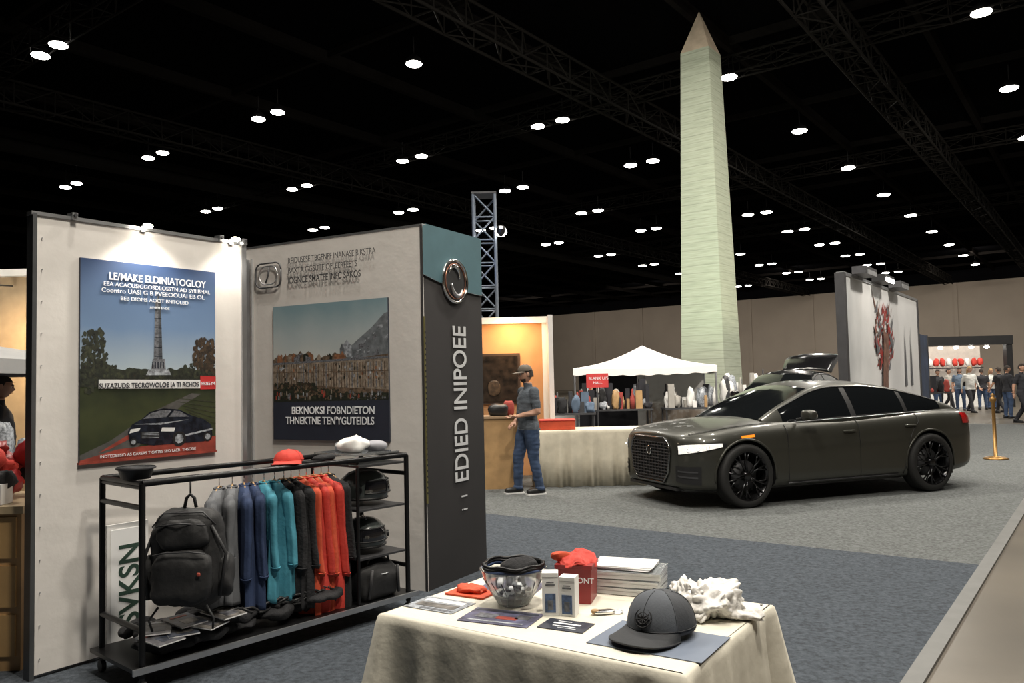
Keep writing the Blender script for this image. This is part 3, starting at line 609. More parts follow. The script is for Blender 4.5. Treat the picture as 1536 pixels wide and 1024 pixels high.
tab_=dict(W=[.58,.70,.80,.875,.94,.922,.915,.925,.945,.92,.85,.74,.63,.53],
 B=[.42,.34,.28,.24,.20,.19,.19,.19,.19,.20,.20,.21,.23,.26],
 Sh=[.88,.93,.97,.99,1.01,.985,.955,.94,.915,.875,.845,.82,.795,.77],
 T=[.91,.97,1.01,1.03,1.05,1.02,1.0,1.0,.985,.95,.92,.885,.85,.82])
def bt(k,x): return herm(BX,tab_[k],x)
SEC=[(0,0),(.82,0),(.93,.02),(.972,.07),(.985,.16),(.985,.30),(.992,.46),(1.0,.60),(.985,.68),(.985,.78),(.965,.89),(.91,.97)]
def bring(x):
    W,B,H,T=[bt(k,x) for k in('W','B','Sh','T')]
    pts=[(f*W,B+g*(H-B)) for f,g in SEC]
    for s,g in ((.84,.18),(.72,.50),(.55,.72),(.35,.90),(.15,.98)): pts.append((s*W,H+(T-H)*g))
    pts.append((0,T)); return pts
def bsurf(x,t,off=0):
    p=bring(x); k=min(int(t),len(p)-2); f=t-k
    y_=p[k][0]+(p[k+1][0]-p[k][0])*f; z_=p[k][1]+(p[k+1][1]-p[k][1])*f
    return Vector((x,y_,z_))
def bnorm(x,t):
    e=.01; a=bsurf(min(x+e,2.28),t)-bsurf(x-e,t); c=bsurf(x,min(t+.05,16.9))-bsurf(x,t-.05); n_=c.cross(a) ; n_.normalize()
    if n_.y<0: n_=-n_
    return n_
def fixm(bm_obj):
    dg=bpy.context.evaluated_depsgraph_get(); ev=bm_obj.evaluated_get(dg); me=bpy.data.meshes.new_from_object(ev); return me
WR=.362; AXF,AXR=1.54,-1.30
def make_car(name,paint,loc,rz,lights=True,sc=(1,1,1)):
    emp=bpy.data.objects.new(name,None); col.objects.link(emp); emp.location=loc; emp.rotation_euler=(0,0,rz); emp.scale=sc
    m=MB(); xs=[-2.26,-2.25,-2.235,-2.21,-2.18,-2.14,-2.1]+[-2.1+.1*i for i in range(1,41)]+[1.96,2.02,2.07,2.12,2.16,2.2,2.23,2.25,2.265,2.28]
    rg=[]
    for x in xs:
        p=bring(x); ring=[Vector((x,a,c)) for a,c in p]+[Vector((x,-a,c)) for a,c in p[-2:0:-1]]
        rg.append(ring)
    m.rings(rg,paint)
    body=m.build('body',(0,0,0)); 
    sb=body.modifiers.new('s','SUBSURF'); sb.levels=1; sb.render_levels=1
    cuts=[]
    for x in (AXF,AXR):
        for s in (-1,1):
            c=MB(); c.cyl((x,s*.60,WR+.005),(x,s*1.2,WR+.005),.405,black,n=56); co=c.build('cut'); cuts.append(co)
            bo=body.modifiers.new('b','BOOLEAN'); bo.object=co; bo.operation='DIFFERENCE'; bo.solver='EXACT'
            try: bo.material_mode='TRANSFER'
            except Exception: pass
    bpy.context.view_layer.update()
    me=fixm(body); body.modifiers.clear(); body.data=me
    try: me.set_sharp_from_angle(angle=R(38))
    except Exception as e: print(e)
    for c in cuts: bpy.data.objects.remove(c)
    body.parent=emp
    # greenhouse
    gl=mat('tinted_glass',(.006,.007,.008),.06,coat=1,var=0)
    GX=[-2.14,-1.98,-1.6,-1.2,-.8,-.4,0,.3,.6,.9,1.15]
    ZR=[1.02,1.06,1.165,1.28,1.375,1.42,1.425,1.375,1.26,1.125,.985]
    WB=[.60,.68,.79,.83,.84,.84,.84,.835,.82,.79,.74]
    st=[-2.14,-2.06,-1.98,-1.88,-1.78,-1.66,-1.56,-1.48,-1.4,-1.3,-1.2,-1.1,-1.04,-.98,-.9,-.8,-.6,-.5,-.4,-.3,-.20,-.12,0,.1,.2,.27,.34,.42,.5,.6,.7,.8,.9,.98,1.06,1.11,1.15]
    rows=[]
    for x in st:
        zc=herm(GX,ZR,x); wb=herm(GX,WB,x); zb=bt('Sh',x)-.03; zb=min(zb,zc-.01)
        zr=zb+(zc-zb)*.88; wr=wb-(zr-zb)*.60; row=[]
        for t in (0,.06,.12,.5,.86,.93,1): row.append(Vector((x,wb+(wr-wb)*t+.022*math.sin(math.pi*t),zb+(zr-zb)*t)))
        for s in (.08,.3,.5,.75,1): row.append(Vector((x,wr*(1-s),zr+(zc-zr)*(1-(1-s)**2.2))))
        rows.append(row)
    g=MB(); nr=len(rows[0])
    for sgn in (1,-1):
        vs=[Vector((p.x,p.y*sgn,p.z)) for r_ in rows for p in r_]; fs=[];ms=[]
        for i in range(len(rows)-1):
            xm=(st[i]+st[i+1])/2
            for j in range(nr-1):
                fs.append((i*nr+j,(i+1)*nr+j,(i+1)*nr+j+1,i*nr+j+1))
                if j<6:
                    mt=paint
                    if j==1 and -1.7<xm<.95: mt=black
                    if 1<j<5 and -1.66<xm<.90: mt=gl
                    if 1<j<5 and (-.20<xm<-.12 or -1.04<xm<-.98): mt=black
                else:
                    mt=paint
                    if xm>.34 and j>6: mt=gl
                    if xm<-1.1 and xm>-1.95 and j>6: mt=gl
                    if -.8<xm<.1 and j>8: mt=gl
                ms.append(mt)
        g.add(vs,fs,ms,True)
        g.tube([Vector((r_[5].x,(r_[5].y+.004)*sgn,r_[5].z)) for r_,x in zip(rows,st) if -1.7<x<.93],.006,steel,n=5)
        g.tube([Vector((r_[1].x,(r_[1].y+.006)*sgn,r_[1].z+.006)) for r_,x in zip(rows,st) if -1.7<x<.93],.005,alum if lights else steel,n=5)
    go=g.build('greenhouse',parent=emp)
    d=MB()
    def patch(x0,x1,t0,t1,mt,off=.006,both=True,nu=16,nv=6):
        for sg in ((1,-1) if both else (1,)):
            def f(u,v):
                x=x0+(x1-x0)*u; t=t0(x) if callable(t0) else t0; tt=t1(x) if callable(t1) else t1
                q=t+(tt-t)*v; p=bsurf(x,q)+bnorm(x,q)*off; return Vector((p.x,p.y*sg,p.z))
            d.grid(f,nu,nv,mt)
    hl=mat('headlight_lens',(.45,.47,.49),.08,emit=.9 if lights else 0,ecol=(1,.93,.8),coat=1,var=.7,scale=24); led=mat('headlight_led',(1,1,1),.2,emit=4 if lights else 0,ecol=(1,.95,.85)); tl=mat('tail_light',(.35,.01,.01),.15,coat=1); amb=mat('amber_reflection',(.9,.25,.02),.3,emit=.8 if lights else 0)
    patch(1.80,2.262,lambda x:8.6-1.5*(x-1.80),lambda x:9.2+1.5*(x-1.80),black,.004)
    patch(1.86,2.255,lambda x:8.75-1.5*(x-1.80),lambda x:9.1+1.4*(x-1.80),hl,.009)
    for q_,tt_ in ((2.02,8.85),(2.11,8.75),(2.19,8.65)):
        p=bsurf(q_,tt_)+bnorm(q_,tt_)*.010
        for sg in (1,-1): d.sq((p.x,p.y*sg,p.z),(.045,.035,.05),chrome,1,n=12); d.sq((p.x+.008,(p.y+.012)*sg,p.z),(.028,.024,.030),led,1,n=10)
    patch(2.09,2.27,3.6,5.9,black,.006); patch(2.12,2.26,4.5,4.75,steel,.012); patch(2.12,2.26,5.2,5.4,steel,.012)
    patch(-2.24,-1.92,9.0,10.8,tl,.006)
    patch(1.42,1.60,9.5,9.85,amb,.006)  # small glowing patch stands in for an amber reflection on the body
    def seam(pts,r=.0045):
        for sg in (1,-1): d.tube([Vector((p.x,p.y*sg,p.z)) for p in pts],r,black,n=5)
    for x0 in (.94,-.16): seam([bsurf(x0,t)+Vector((0,.001,0)) for t in [3+.5*i for i in range(17)]])
    seam([bsurf(-1.12+.28*(max(0,(9.5-t))/6.5)**.6 if t<9.5 else -1.12,t)+Vector((0,.001,0)) for t in [3+.5*i for i in range(17)]])
    seam([bsurf(x,3.2)+Vector((0,.002,0)) for x in [.94-.1*i for i in range(18)]])
    seam([bsurf(x,11.9)+Vector((0,0,.003)) for x in [2.15-.06*i for i in range(19)]],.004)
    for sg in (1,-1):
        d.tube([Vector((x,sg*(bsurf(x,3.0).y+.008),bsurf(x,3.0).z)) for x in [.95-.1*i for i in range(18)]],.008,steel,n=6)
        for x in (.0,-.98):
            p=bsurf(x,9.2); d.sq((x,sg*(p.y+.012),p.z),(.20,.03,.028),paint,.5,n=14)
        d.sq((.68,sg*.985,1.02),(.13,.20,.125),paint,.65,n=20); d.sq((.625,sg*.985,1.02),(.03,.17,.095),chrome,.6,n=16); d.tube([(.72,sg*.82,.965),(.70,sg*.93,.98)],.018,black)
        for x in (AXF,AXR):
            pts=[]
            for i in range(29):
                a=R(-8+196*i/28); px=x+.41*math.cos(a); pz=WR+.41*math.sin(a)
                pr_=bring(px); yy=.9
                for k in range(3,len(pr_)-1):
                    if pr_[k][1]<=pz<=pr_[k+1][1]: f=(pz-pr_[k][1])/(pr_[k+1][1]-pr_[k][1]+1e-6); yy=pr_[k][0]+(pr_[k+1][0]-pr_[k][0])*f; break
                if pz<pr_[3][1]: yy=pr_[3][0]
                pts.append((px,sg*(yy-.002),pz))
            d.tube(pts,.014,paint,n=8)
    # grille
    G=TR((2.272,0,.53),rz=R(90),rx=R(90))
    gp=[(-.34,.26),(.34,.26),(.43,.20),(.46,.10),(.41,-.14),(.30,-.26),(-.30,-.26),(-.41,-.14),(-.46,.10),(-.43,.20)]; ng=len(gp)
    d.add([G@Vector((a,c,.012)) for a,c in gp]+[G@Vector((a,c,-.03)) for a,c in gp],[tuple(range(ng))]+[(i,(i+1)%ng,ng+(i+1)%ng,ng+i) for i in range(ng)],black)
    d.tube([(a,c,.014) for a,c in gp+gp[:1]],.014,mat('dark_chrome',(.22,.22,.22),.2,1,var=0) if lights else black,T=G,n=8)
    for i in range(13):
        z_=-.23+.036*i; w_=herm([-.26,-.14,.10,.20,.26],[.30,.41,.46,.43,.34],z_)-.02; d.box((0,z_,.020),(2*w_,.009,.014),steel,T=G)
    for i in range(11): d.box((-.35+.07*i,0,.018),(.007,.42,.010),steel,T=G)
    d.lathe([(.045,.03),(.05,.036),(.055,.03)],chrome,c=(0,.10,0),T=G,n=20); d.lathe([(.001,.03),(.045,.028)],black,c=(0,.10,0),T=G,n=20)
    d.box((2.22,0,.215),(.10,1.1,.035),black); d.box((-2.25,0,.36),(.04,1.2,.12),black); d.box((0,0,.21),(3.7,1.5,.06),black)
    d.build('trim_details',parent=emp)
    # wheels
    tire=mat('tire_rubber',(.012,.012,.012),.75); rim=mat('rim_gunmetal',(.045,.045,.048),.22,.9); wk=WR/.352
    for x in (AXF,AXR):
        for s in (1,-1):
            w=MB(); T=TR((0,0,0),rx=R(-90*s),sc=wk)
            w.lathe([(.265,-.10),(.33,-.105),(.348,-.09),(.352,-.04),(.352,.04),(.348,.09),(.33,.108),(.272,.112),(.265,.10)],tire,T=T,n=56)
            w.lathe([(.265,-.1),(.245,-.09),(.23,0),(.245,.085),(.262,.105),(.272,.113),(.277,.106)],rim,T=T,n=48)
            w.lathe([(.001,.0),(.17,.0),(.17,.015),(.06,.03)],steel,T=T,n=32); w.lathe([(.001,.105),(.03,.104),(.05,.095),(.06,.07),(.06,.02)],rim,T=T,n=24)
            for k in range(5):
                for o in (-.16,.16):
                    a=2*math.pi*k/5; p0=(.045*math.cos(a+o),.045*math.sin(a+o),.088); p1=(.26*math.cos(a+o*1.1),.26*math.sin(a+o*1.1),.100); w.tube([p0,((p0[0]+p1[0])/2,(p0[1]+p1[1])/2,.087),p1],[.015,.011,.012],rim,T=T,n=6)
                    p2=(.26*math.cos(a+o*2.6),.26*math.sin(a+o*2.6),.100); w.tube([((p0[0]+p1[0])/2,(p0[1]+p1[1])/2,.087),p2],[.009,.009],rim,T=T,n=5)
            wo=w.build('wheel',parent=emp); wo.location=(x,s*.835,WR)
    return emp
paint=mat('charcoal_olive_paint',(.046,.046,.038),.40,.45,var=.03,coat=.4)
make_car('car',paint,(3.72,10.44,.012),R(200.5),sc=(.975,.975,1))
# black car behind with its tailgate raised
pb=mat('black_car_paint',(.008,.008,.009),.2,.3,coat=1,var=0)
c2=make_car('black_car',pb,(5.42,15.6,.012),R(233),False,(.9,.9,1.12))
m=MB()
def hatch(u,v):
    x=-1.15-.95*u; return Vector((x,(v*2-1)*(.56+.1*u),1.44+.30*math.sin(u*1.9)-.03*(v*2-1)**2*2))
m.grid(hatch,14,10,pb); m.build('raised_tailgate',parent=c2,solid=.03)
# ------------------------------------------------------------------ people
def remeshed(parts,vox,smooth_it=8):
    m=parts; o=m.build('tmp',fix=True)
    r_=o.modifiers.new('r','REMESH'); r_.mode='VOXEL'; r_.voxel_size=vox
    s_=o.modifiers.new('s','SMOOTH'); s_.iterations=smooth_it; s_.factor=.5
    bpy.context.view_layer.update(); me=fixm(o); vs=[v.co.copy() for v in me.vertices]; fs=[tuple(p.vertices) for p in me.polygons]
    bpy.data.objects.remove(o); bpy.data.meshes.remove(me); return vs,fs
def segd(p,a,b):
    ab=b-a; t=max(0,min(1,(p-a).dot(ab)/ab.length_squared)); return (p-(a+ab*t)).length,t
def person(name,loc,rz,shirt,pants,shoe,hr,h=1.75,skinm=skin,vox=.014,capc=None,beard=None,pose='stand',long_sleeve=False,headturn=0,backp=None,longhair=False):
    dm=MB(); V=Vector
    sh={s:V((s*.185,.01,1.425)) for s in(-1,1)}; hp={s:V((s*.095,0,.93)) for s in(-1,1)}
    if pose=='hands_front': el={-1:V((-.25,.09,1.15)),1:V((.24,.02,1.14))}; wr={-1:V((-.20,-.10,1.00)),1:V((.12,-.21,1.09))}
    elif pose=='walk': el={-1:V((-.25,.09,1.15)),1:V((.25,-.05,1.15))}; wr={-1:V((-.26,.10,.90)),1:V((.25,-.18,.95))}
    else: el={-1:V((-.25,.04,1.14)),1:V((.25,.04,1.14))}; wr={-1:V((-.255,-.03,.88)),1:V((.255,-.03,.88))}
    if pose=='walk': kn={-1:V((-.10,-.13,.50)),1:V((.10,.03,.50))}; an={-1:V((-.10,-.20,.09)),1:V((.10,.26,.13))}
    elif pose=='hands_front': kn={-1:V((-.12,-.10,.50)),1:V((.10,.02,.50))}; an={-1:V((-.14,-.10,.09)),1:V((.11,.10,.09))}
    else: kn={-1:V((-.11,-.02,.50)),1:V((.11,-.01,.50))}; an={-1:V((-.12,.02,.09)),1:V((.12,.03,.09))}
    tr=[(.84,.10,.09,0),(.90,.165,.130,.01),(.97,.170,.132,.005),(1.06,.165,.130,-.016),(1.16,.170,.132,-.014),(1.27,.190,.135,0),(1.36,.20,.130,.012),(1.42,.18,.106,.020),(1.455,.11,.078,.020),(1.48,.062,.06,.014),(1.56,.054,.058,0)]
    dm.rings([[V((w*math.cos(2*math.pi*i/20),c+d_*math.sin(2*math.pi*i/20),z)) for i in range(20)] for z,w,d_,c in tr],black)
    for s in(-1,1):
        def limb(ps,rs):
            pts=[];rr_=[]
            for k in range(len(ps)-1):
                for i in range(4): t=i/4; pts.append(ps[k].lerp(ps[k+1],t)); rr_.append(rs[k]+(rs[k+1]-rs[k])*t)
            pts.append(ps[-1]); rr_.append(rs[-1]); dm.tube(pts,rr_,black,n=12)
            for p,r_ in zip(ps,rs): dm.sq(p,(2*r_,2*r_,2*r_),black,1,n=12)
        limb([sh[s],sh[s].lerp(el[s],.5),el[s],el[s].lerp(wr[s],.35),wr[s]],[.068,.062,.046,.043,.028])
        limb([hp[s],hp[s].lerp(kn[s],.5),kn[s],kn[s].lerp(an[s],.35),an[s]],[.108,.096,.072,.068,.056])
    vs,fs=remeshed(dm,vox,int(6))
    bones=[]
    for s in(-1,1):
        bones+=[(sh[s],el[s],'ua'),(el[s],wr[s],'fa'),(hp[s],kn[s],'leg'),(kn[s],an[s],'leg')]
    bones+=[(V((0,0,.95)),V((0,0,1.40)),'torso'),(V((0,.01,1.5)),V((0,0,1.6)),'neck')]
    rad={'ua':.055,'fa':.04,'leg':.08,'torso':.15,'neck':.055}
    ms=[]
    for f in fs:
        p=V((0,0,0))
        for i in f: p+=vs[i]
        p/=len(f); best=min(((segd(p,a,b_)[0]/rad[l],l,segd(p,a,b_)[1]) for a,b_,l in bones),key=lambda q:q[0])
        l=best[1]
        if l=='torso' : mt=shirt if p.z>.90 else pants
        elif l=='leg': mt=pants if p.z<.90 else shirt
        elif l=='ua': mt=shirt if (long_sleeve or best[2]<.85) else skinm
        elif l=='fa': mt=shirt if long_sleeve and best[2]<.95 else skinm
        else: mt=skinm if p.z>1.485 else shirt
        ms.append(mt)
    for v in vs: # cloth wrinkles
        if .15<v.z<1.4: v+=noise.noise_vector(v*11)*.007+noise.noise_vector(V((v.x*8,v.y*8,v.z*26)))*.007
    P=MB(); P.add(vs,fs,ms,True)
    P.tube([V((.176*math.cos(2*math.pi*i/24),.01+.137*math.sin(2*math.pi*i/24),.900)) for i in range(25)],.008,shirt,n=6)
    HT=Matrix.Translation((0,-.02,1.665))@Matrix.Rotation(headturn,4,'Z')@Matrix.Rotation(R(10),4,'X')
    def hd(u,v):
        th=u*2*math.pi; ph=-math.pi/2+v*math.pi
        x=.074*math.cos(ph)*math.cos(th); y_=.094*math.cos(ph)*math.sin(th); z_=.115*math.sin(ph)
        if z_<0: x*=1+z_*2.0; y_=y_*(1+z_*1.0)-(-z_)*.12
        if y_<0:
            fy=math.exp(-(x/.013)**2)*math.exp(-((z_+.008)/.024)**2); y_-=.022*fy*(1.25 if z_<-.0 else .8)
            y_-=.006*math.exp(-((z_-.028)/.012)**2); y_+=.007*(math.exp(-((abs(x)-.03)/.014)**2)*math.exp(-((z_-.008)/.012)**2)); y_-=.006*math.exp(-(x/.02)**2)*math.exp(-((z_+.055)/.01)**2); y_-=.008*math.exp(-(x/.02)**2)*math.exp(-((z_+.1)/.018)**2)
        return Vector((x,y_,z_))
    P.grid(hd,40,36,skinm,T=HT)
    ew=mat('eye_white',(.7,.7,.68),.3) if 'eye_white' not in bpy.data.materials else bpy.data.materials['eye_white']
    for s in(-1,1):
        P.sq((s*.030,-.078,.008),(.024,.018,.014),ew,1,T=HT,n=12); P.sq((s*.030,-.087,.008),(.010,.006,.010),black,1,T=HT,n=10)
        P.sq((s*.077,.008,-.0),(.018,.04,.06),skinm,.8,T=HT,n=14); P.tube([(s*.015,-.096,.03),(s*.03,-.094,.034),(s*.046,-.082,.030)],.004,hr,T=HT,n=6)
    P.tube([(-.024,-.092,-.052),(0,-.099,-.050),(.024,-.092,-.052)],.0045,mat('lips',(.35,.13,.1),.5) if 'lips' not in bpy.data.materials else bpy.data.materials['lips'],T=HT,n=6)
    def hh(u,v):
        th=u*2*math.pi; ph=v*math.pi/2
        q=hd(u,.5+v/2)*1.08; lim=-.06 if math.sin(th)>.1 else (.055 if math.sin(th)<-.3 else -.0)
        if v<.12: q=hd(u,.5)*1.06; q.z=lim*(1-v/.12)+.01
        if q.z<lim: q.z=lim
        if math.sin(th)<-.3 and q.z<.055: q=hd(u,.5+max(v,.33)/2)*1.03
        return q+Vector((0,.004,0))
    P.grid(hh,36,18,hr,T=HT)
    if longhair: P.sq((0,.05,-.08),(.17,.10,.26),hr,.8,T=HT,n=20,amp=.01)
    if beard: P.grid(lambda u,v:(lambda q:Vector((q.x*1.05,q.y*1.05-.003,q.z*1.04)))(hd(.5+.04+.42*u,.10+.24*v)),16,8,beard,T=HT)
    if capc: cap(P,HT@TR((0,.0,.045),rx=R(0),sc=.97),capc,capc,hs=.8)
    for s in(-1,1):
        d_=(wr[s]-el[s]).normalized(); q=d_.to_track_quat('Z','X').to_matrix().to_4x4(); T=Matrix.Translation(wr[s])@q
        P.sq((0,0,.045),(.036,.082,.10),skinm,.7,T=T,n=16)
        for k in range(4):
            y0=-.030+.020*k; L=[.060,.072,.068,.052][k]
            P.tube([(0,y0,.075),(0,y0*1.05,.085+L*.45),(s*.012,y0*1.05,.085+L*.75),(s*.028,y0,.083+L*.95)],[.0095,.009,.008,.006],skinm,T=T,n=8)
        P.tube([(0,-.03,.025),(s*.015,-.052,.05),(s*.028,-.055,.075),(s*.034,-.048,.095)],[.012,.011,.010,.007],skinm,T=T,n=8)
    for s in(-1,1):
        a=an[s]; P.sq((a.x,a.y-.06,.048+(a.z-.09)),(.095,.27,.085),shoe,.7,n=20); P.sq((a.x,a.y+.01,.085+(a.z-.09)),(.09,.12,.10),shoe,.8,n=16); P.box((a.x,a.y-.06,.010+(a.z-.09)),(.088,.262,.02),paper if pose=='hands_front' else shoe)
        P.tube([a+V((0,0,.02)),a+V((0,-.005,-.03))],[.060,.068],pants,n=12)
    if backp: P.sq((0,.19,1.22),(.30,.17,.42),backp,.6,n=20,amp=.01); 
    o=P.build(name,loc,rz); k=h/1.79; o.scale=(k*1.06,k*1.06,k); return o
tee=mat('tshirt_slate',(.075,.088,.105),.9,bump=.3,bscale=40)
person('man',(.19,10.62,.012),R(-66),tee,jeans,black,hair,1.70,capc=mat('cap_khaki',(.12,.10,.08),.8),beard=hair,pose='hands_front',vox=.011,headturn=R(-8))
cols=[mat('shirt_a',(.35,.33,.30),.9),mat('shirt_b',(.02,.02,.025),.9),mat('shirt_c',(.10,.14,.20),.9),mat('shirt_d',(.30,.05,.04),.9),mat('shirt_e',(.5,.5,.48),.9)]
dpants=mat('dark_trousers',(.02,.02,.025),.9)
crowd=[(1404,30,0,1,'stand',0),(1420,31.4,40,0,'walk',0),(1437,30.6,-30,2,'stand',1),(1452,29,10,4,'walk',1),(1470,31,160,1,'stand',0),(1496,28,200,1,'walk',0),(1508,25,90,1,'stand',0),(1530,22,30,1,'walk',0),(1484,31.4,0,4,'stand',1)]
for i,(px,d_,a,c,po,lh) in enumerate(crowd):
    person('person',((px-768)/1195*d_,d_,0),R(a),cols[c],dpants if i%2 else jeans,black,hairl if lh and i!=2 else hair,1.60+.03*(i%4),vox=.022,pose=po,long_sleeve=i%3==0,longhair=bool(lh),backp=blackc if i in(3,5) else None)
person('person',(-5.15,8.0,0),R(120),cols[1],dpants,black,hair,1.68,vox=.022,long_sleeve=True)
# ------------------------------------------------------------------ orange-lit booth behind
ow=mat('booth_orange_wall',(.52,.27,.12),.7,var=.05)
m=MB(); m.box((-.15,12.75,1.23),(1.5,.06,2.46),ow); m.box((.59,12.44,1.25),(.07,.64,2.5),white); m.box((-.15,12.72,2.47),(1.5,.16,.10),white); m.box((.52,12.70,1.23),(.08,.05,2.46),white)
m.build('exhibit_booth')
m=MB(); m.box((-.22,12.69,1.55),(.68,.03,.80),mat('frame_dark_wood',(.05,.03,.02),.5)); m.box((-.22,12.665,1.55),(.60,.02,.72),mat('painting_dark',(.02,.014,.010),.3,var=.9,scale=9)); m.sq((-.3,12.65,1.4),(.2,.01,.25),mat('painting_figure',(.06,.04,.025),.4,var=.7,scale=14),.8,n=16); m.build('framed_picture')
area('booth_lamp',(.0,12.3,2.42),.3,16,(1,.62,.30),(R(25),0,0))
m=MB(); m.box((-.17,11.4,.50),(.52,.5,.98),wood); m.box((-.17,11.4,1.005),(.58,.56,.03),mat('counter_top',(.35,.24,.15),.4)); m.sq((-.22,11.3,1.10),(.28,.2,.18),black,.6,n=18,amp=.02,fr=14); m.sq((-.07,11.42,1.12),(.16,.16,.22),cols[3],.6,n=16,amp=.02,fr=14); m.build('reception_counter')
def drape(name,x0,x1,y0,y1,h,mt,rz=0,parent=None):
    m=MB(); rg=[]; N=90; c=[(x0,y0),(x1,y0),(x1,y1),(x0,y1)]
    for z,inf in ((h,-.01),(h-.01,.0),(h-.05,.008),(h*.75,.015),(h*.5,.02),(.015,.03)):
        ring=[]
        for k in range(4):
            a,b_=c[k],c[(k+1)%4]
            for i in range(N):
                t=i/N; x=a[0]+(b_[0]-a[0])*t; yy=a[1]+(b_[1]-a[1])*t
                nx=[0,1,0,-1][k]; ny=[-1,0,1,0][k]; w=inf+(h-z)*(.04*math.sin(t*44+k)+.03*math.sin(t*71+2*k))
                ring.append((x+nx*w,yy+ny*w,z))
        rg.append(ring)
    m.rings(rg,mt); o=m.build(name)
    for f in o.data.polygons:
        if len(f.vertices)>10: f.use_smooth=False
    return o
drape('draped_table',.33,1.95,11.25,11.95,.80,mat('table_linen',(.60,.55,.44),.85,bump=.15,bscale=20))
m=MB(); m.box((.62,11.5,.865),(.50,.34,.13),orange); m.box((.62,11.5,.935),(.52,.36,.02),red); m.build('orange_box',bevel=.01)
m=MB(); bal=mat('truss_alloy_blue_lit',(.17,.20,.25),.45,.5)  # aluminium with the blue light on the tower mixed into its colour
truss(m,(-.42,13.4,0),(-.42,13.4,4.65),.36,.026,bal,step=.36,up=Vector((0,1,0)),n=8); m.box((-.42,13.4,.02),(.6,.6,.04),steel); m.box((-.42,13.4,4.67),(.42,.42,.03),steel)
m.lathe([(.03,.14),(.07,.1),(.09,0),(.085,-.01)],black,n=16,T=TR((-.14,13.1,3.98),rx=R(70))); m.sq((-.14,13.09,3.98),(.20,.14,.17),em,1,n=16)
m.build('lighting_truss_tower')
spot('truss_blue_light',(-.9,12.2,3.0),(-.35,13.4,4.0),24,70,(.3,.5,1)); 
# ------------------------------------------------------------------ canopy tent
tentm=mat('tent_fabric',(.80,.78,.76),.7,var=.03)
TX,TY=3.30,20.2; m=MB(); hw,hd_=1.68,1.4
c4=[(-hw,-hd_),(hw,-hd_),(hw,hd_),(-hw,hd_)]
def roofpt(k,u,v):
    a,b_=c4[k],c4[(k+1)%4]; e=Vector((a[0]+(b_[0]-a[0])*u,a[1]+(b_[1]-a[1])*u,1.78)); ap=Vector((0,0,2.34)); p=e.lerp(ap,v); p.z-=.10*math.sin(math.pi*v)+.04*math.sin(math.pi*u)*(1-v); return p
for k in range(4):
    m.grid(lambda u,v,k=k:roofpt(k,u,v),12,10,tentm)
    a,b_=c4[k],c4[(k+1)%4]
    m.grid(lambda u,v,a=a,b_=b_:Vector((a[0]+(b_[0]-a[0])*u,a[1]+(b_[1]-a[1])*u,1.78-.04*math.sin(math.pi*u)-v*(.16+.015*math.sin(u*50)))),40,2,tentm)
    m.cyl((a[0]*.98,a[1]*.98,0),(a[0]*.98,a[1]*.98,1.78),.025,alum)
m.build('canopy_tent',(TX,TY,0),R(-8))
m=MB(); m.box((0,0,.85),(1.5,.05,1.7),cols[1]); m.box((.95,0,.85),(.4,.05,1.7),white); m.build('backdrop_panel',(2.45,20.6,0),0)
gsky=gradmat('side_print',[(0,(.25,.2,.16)),(.45,(.6,.58,.55)),(1,(.65,.64,.62))],.6,1.5,nscale=8,namt=.6)
m=MB(); m.box((0,0,.85),(1.5,.04,1.6),gsky); m.box((0,0,1.67),(1.54,.06,.04),alum); m.build('backdrop_panel',(4.15,20.5,0),0)
sg=MB(); sg.box((0,0,1.48),(.50,.03,.32),mat('sign_red',(.5,.04,.04),.5)); sg.cyl((0,.03,0),(0,.03,1.5),.015,steel); sg.cyl((0,.03,0.0),(0,.03,.02),.15,steel); so=sg.build('red_sign',(1.93,18.25,0)); text("BLANK UI'S",so,.09,(-.2,-.02,1.50),ptx); text("HALL",so,.09,(-.1,-.02,1.40),ptx)
def goods(name,x,y_,w,d_,n,zt,pal,seed,h0):
    m=MB(); r2=random.Random(seed); m.box((0,0,h0-.02),(w,d_,.04),steel)
    for sx in(-1,1):
        for sy in(-1,1): m.cyl((sx*(w/2-.04),sy*(d_/2-.04),0),(sx*(w/2-.04),sy*(d_/2-.04),h0-.02),.02,steel)
    for i in range(n):
        px,py=r2.uniform(-w/2+.08,w/2-.08),r2.uniform(-d_/2+.06,d_/2-.06); hh_=r2.uniform(.1,zt-h0); mt=r2.choice(pal); t=r2.random()
        if t<.35: m.box((px,py,h0+hh_/2),(r2.uniform(.06,.16),r2.uniform(.06,.14),hh_),mt)
        elif t<.6: m.lathe([(.001,0),(.05,0),(.055,hh_*.6),(.02,hh_*.75),(.02,hh_*.95),(.001,hh_)],mt,(px,py,h0),n=14)
        else: m.sq((px,py,h0+hh_*.4),(.18,.16,hh_*.9),mt,.8,n=20,amp=.04,fr=12,amp2=.04)
    return m.build(name,(x,y_,0))
pal=[white,cols[1],steel,cols[3],cols[1],wood,blackc,cols[0],psil,black]
goods('merchandise_table',2.35,18.9,1.8,.6,60,1.55,pal,1,.8); goods('merchandise_table',4.25,19.0,1.4,.6,34,1.40,[white,wood,cols[0],psil,blackc],2,.8); goods('merchandise_table',1.15,17.2,1.2,.5,32,1.30,[cols[1],blackc,cols[3],steel,cols[2]],3,.8)
goods('merchandise_table',5.6,19.2,1.5,.6,44,1.72,[white,cols[0],psil,cols[0],white,steel],6,.9)
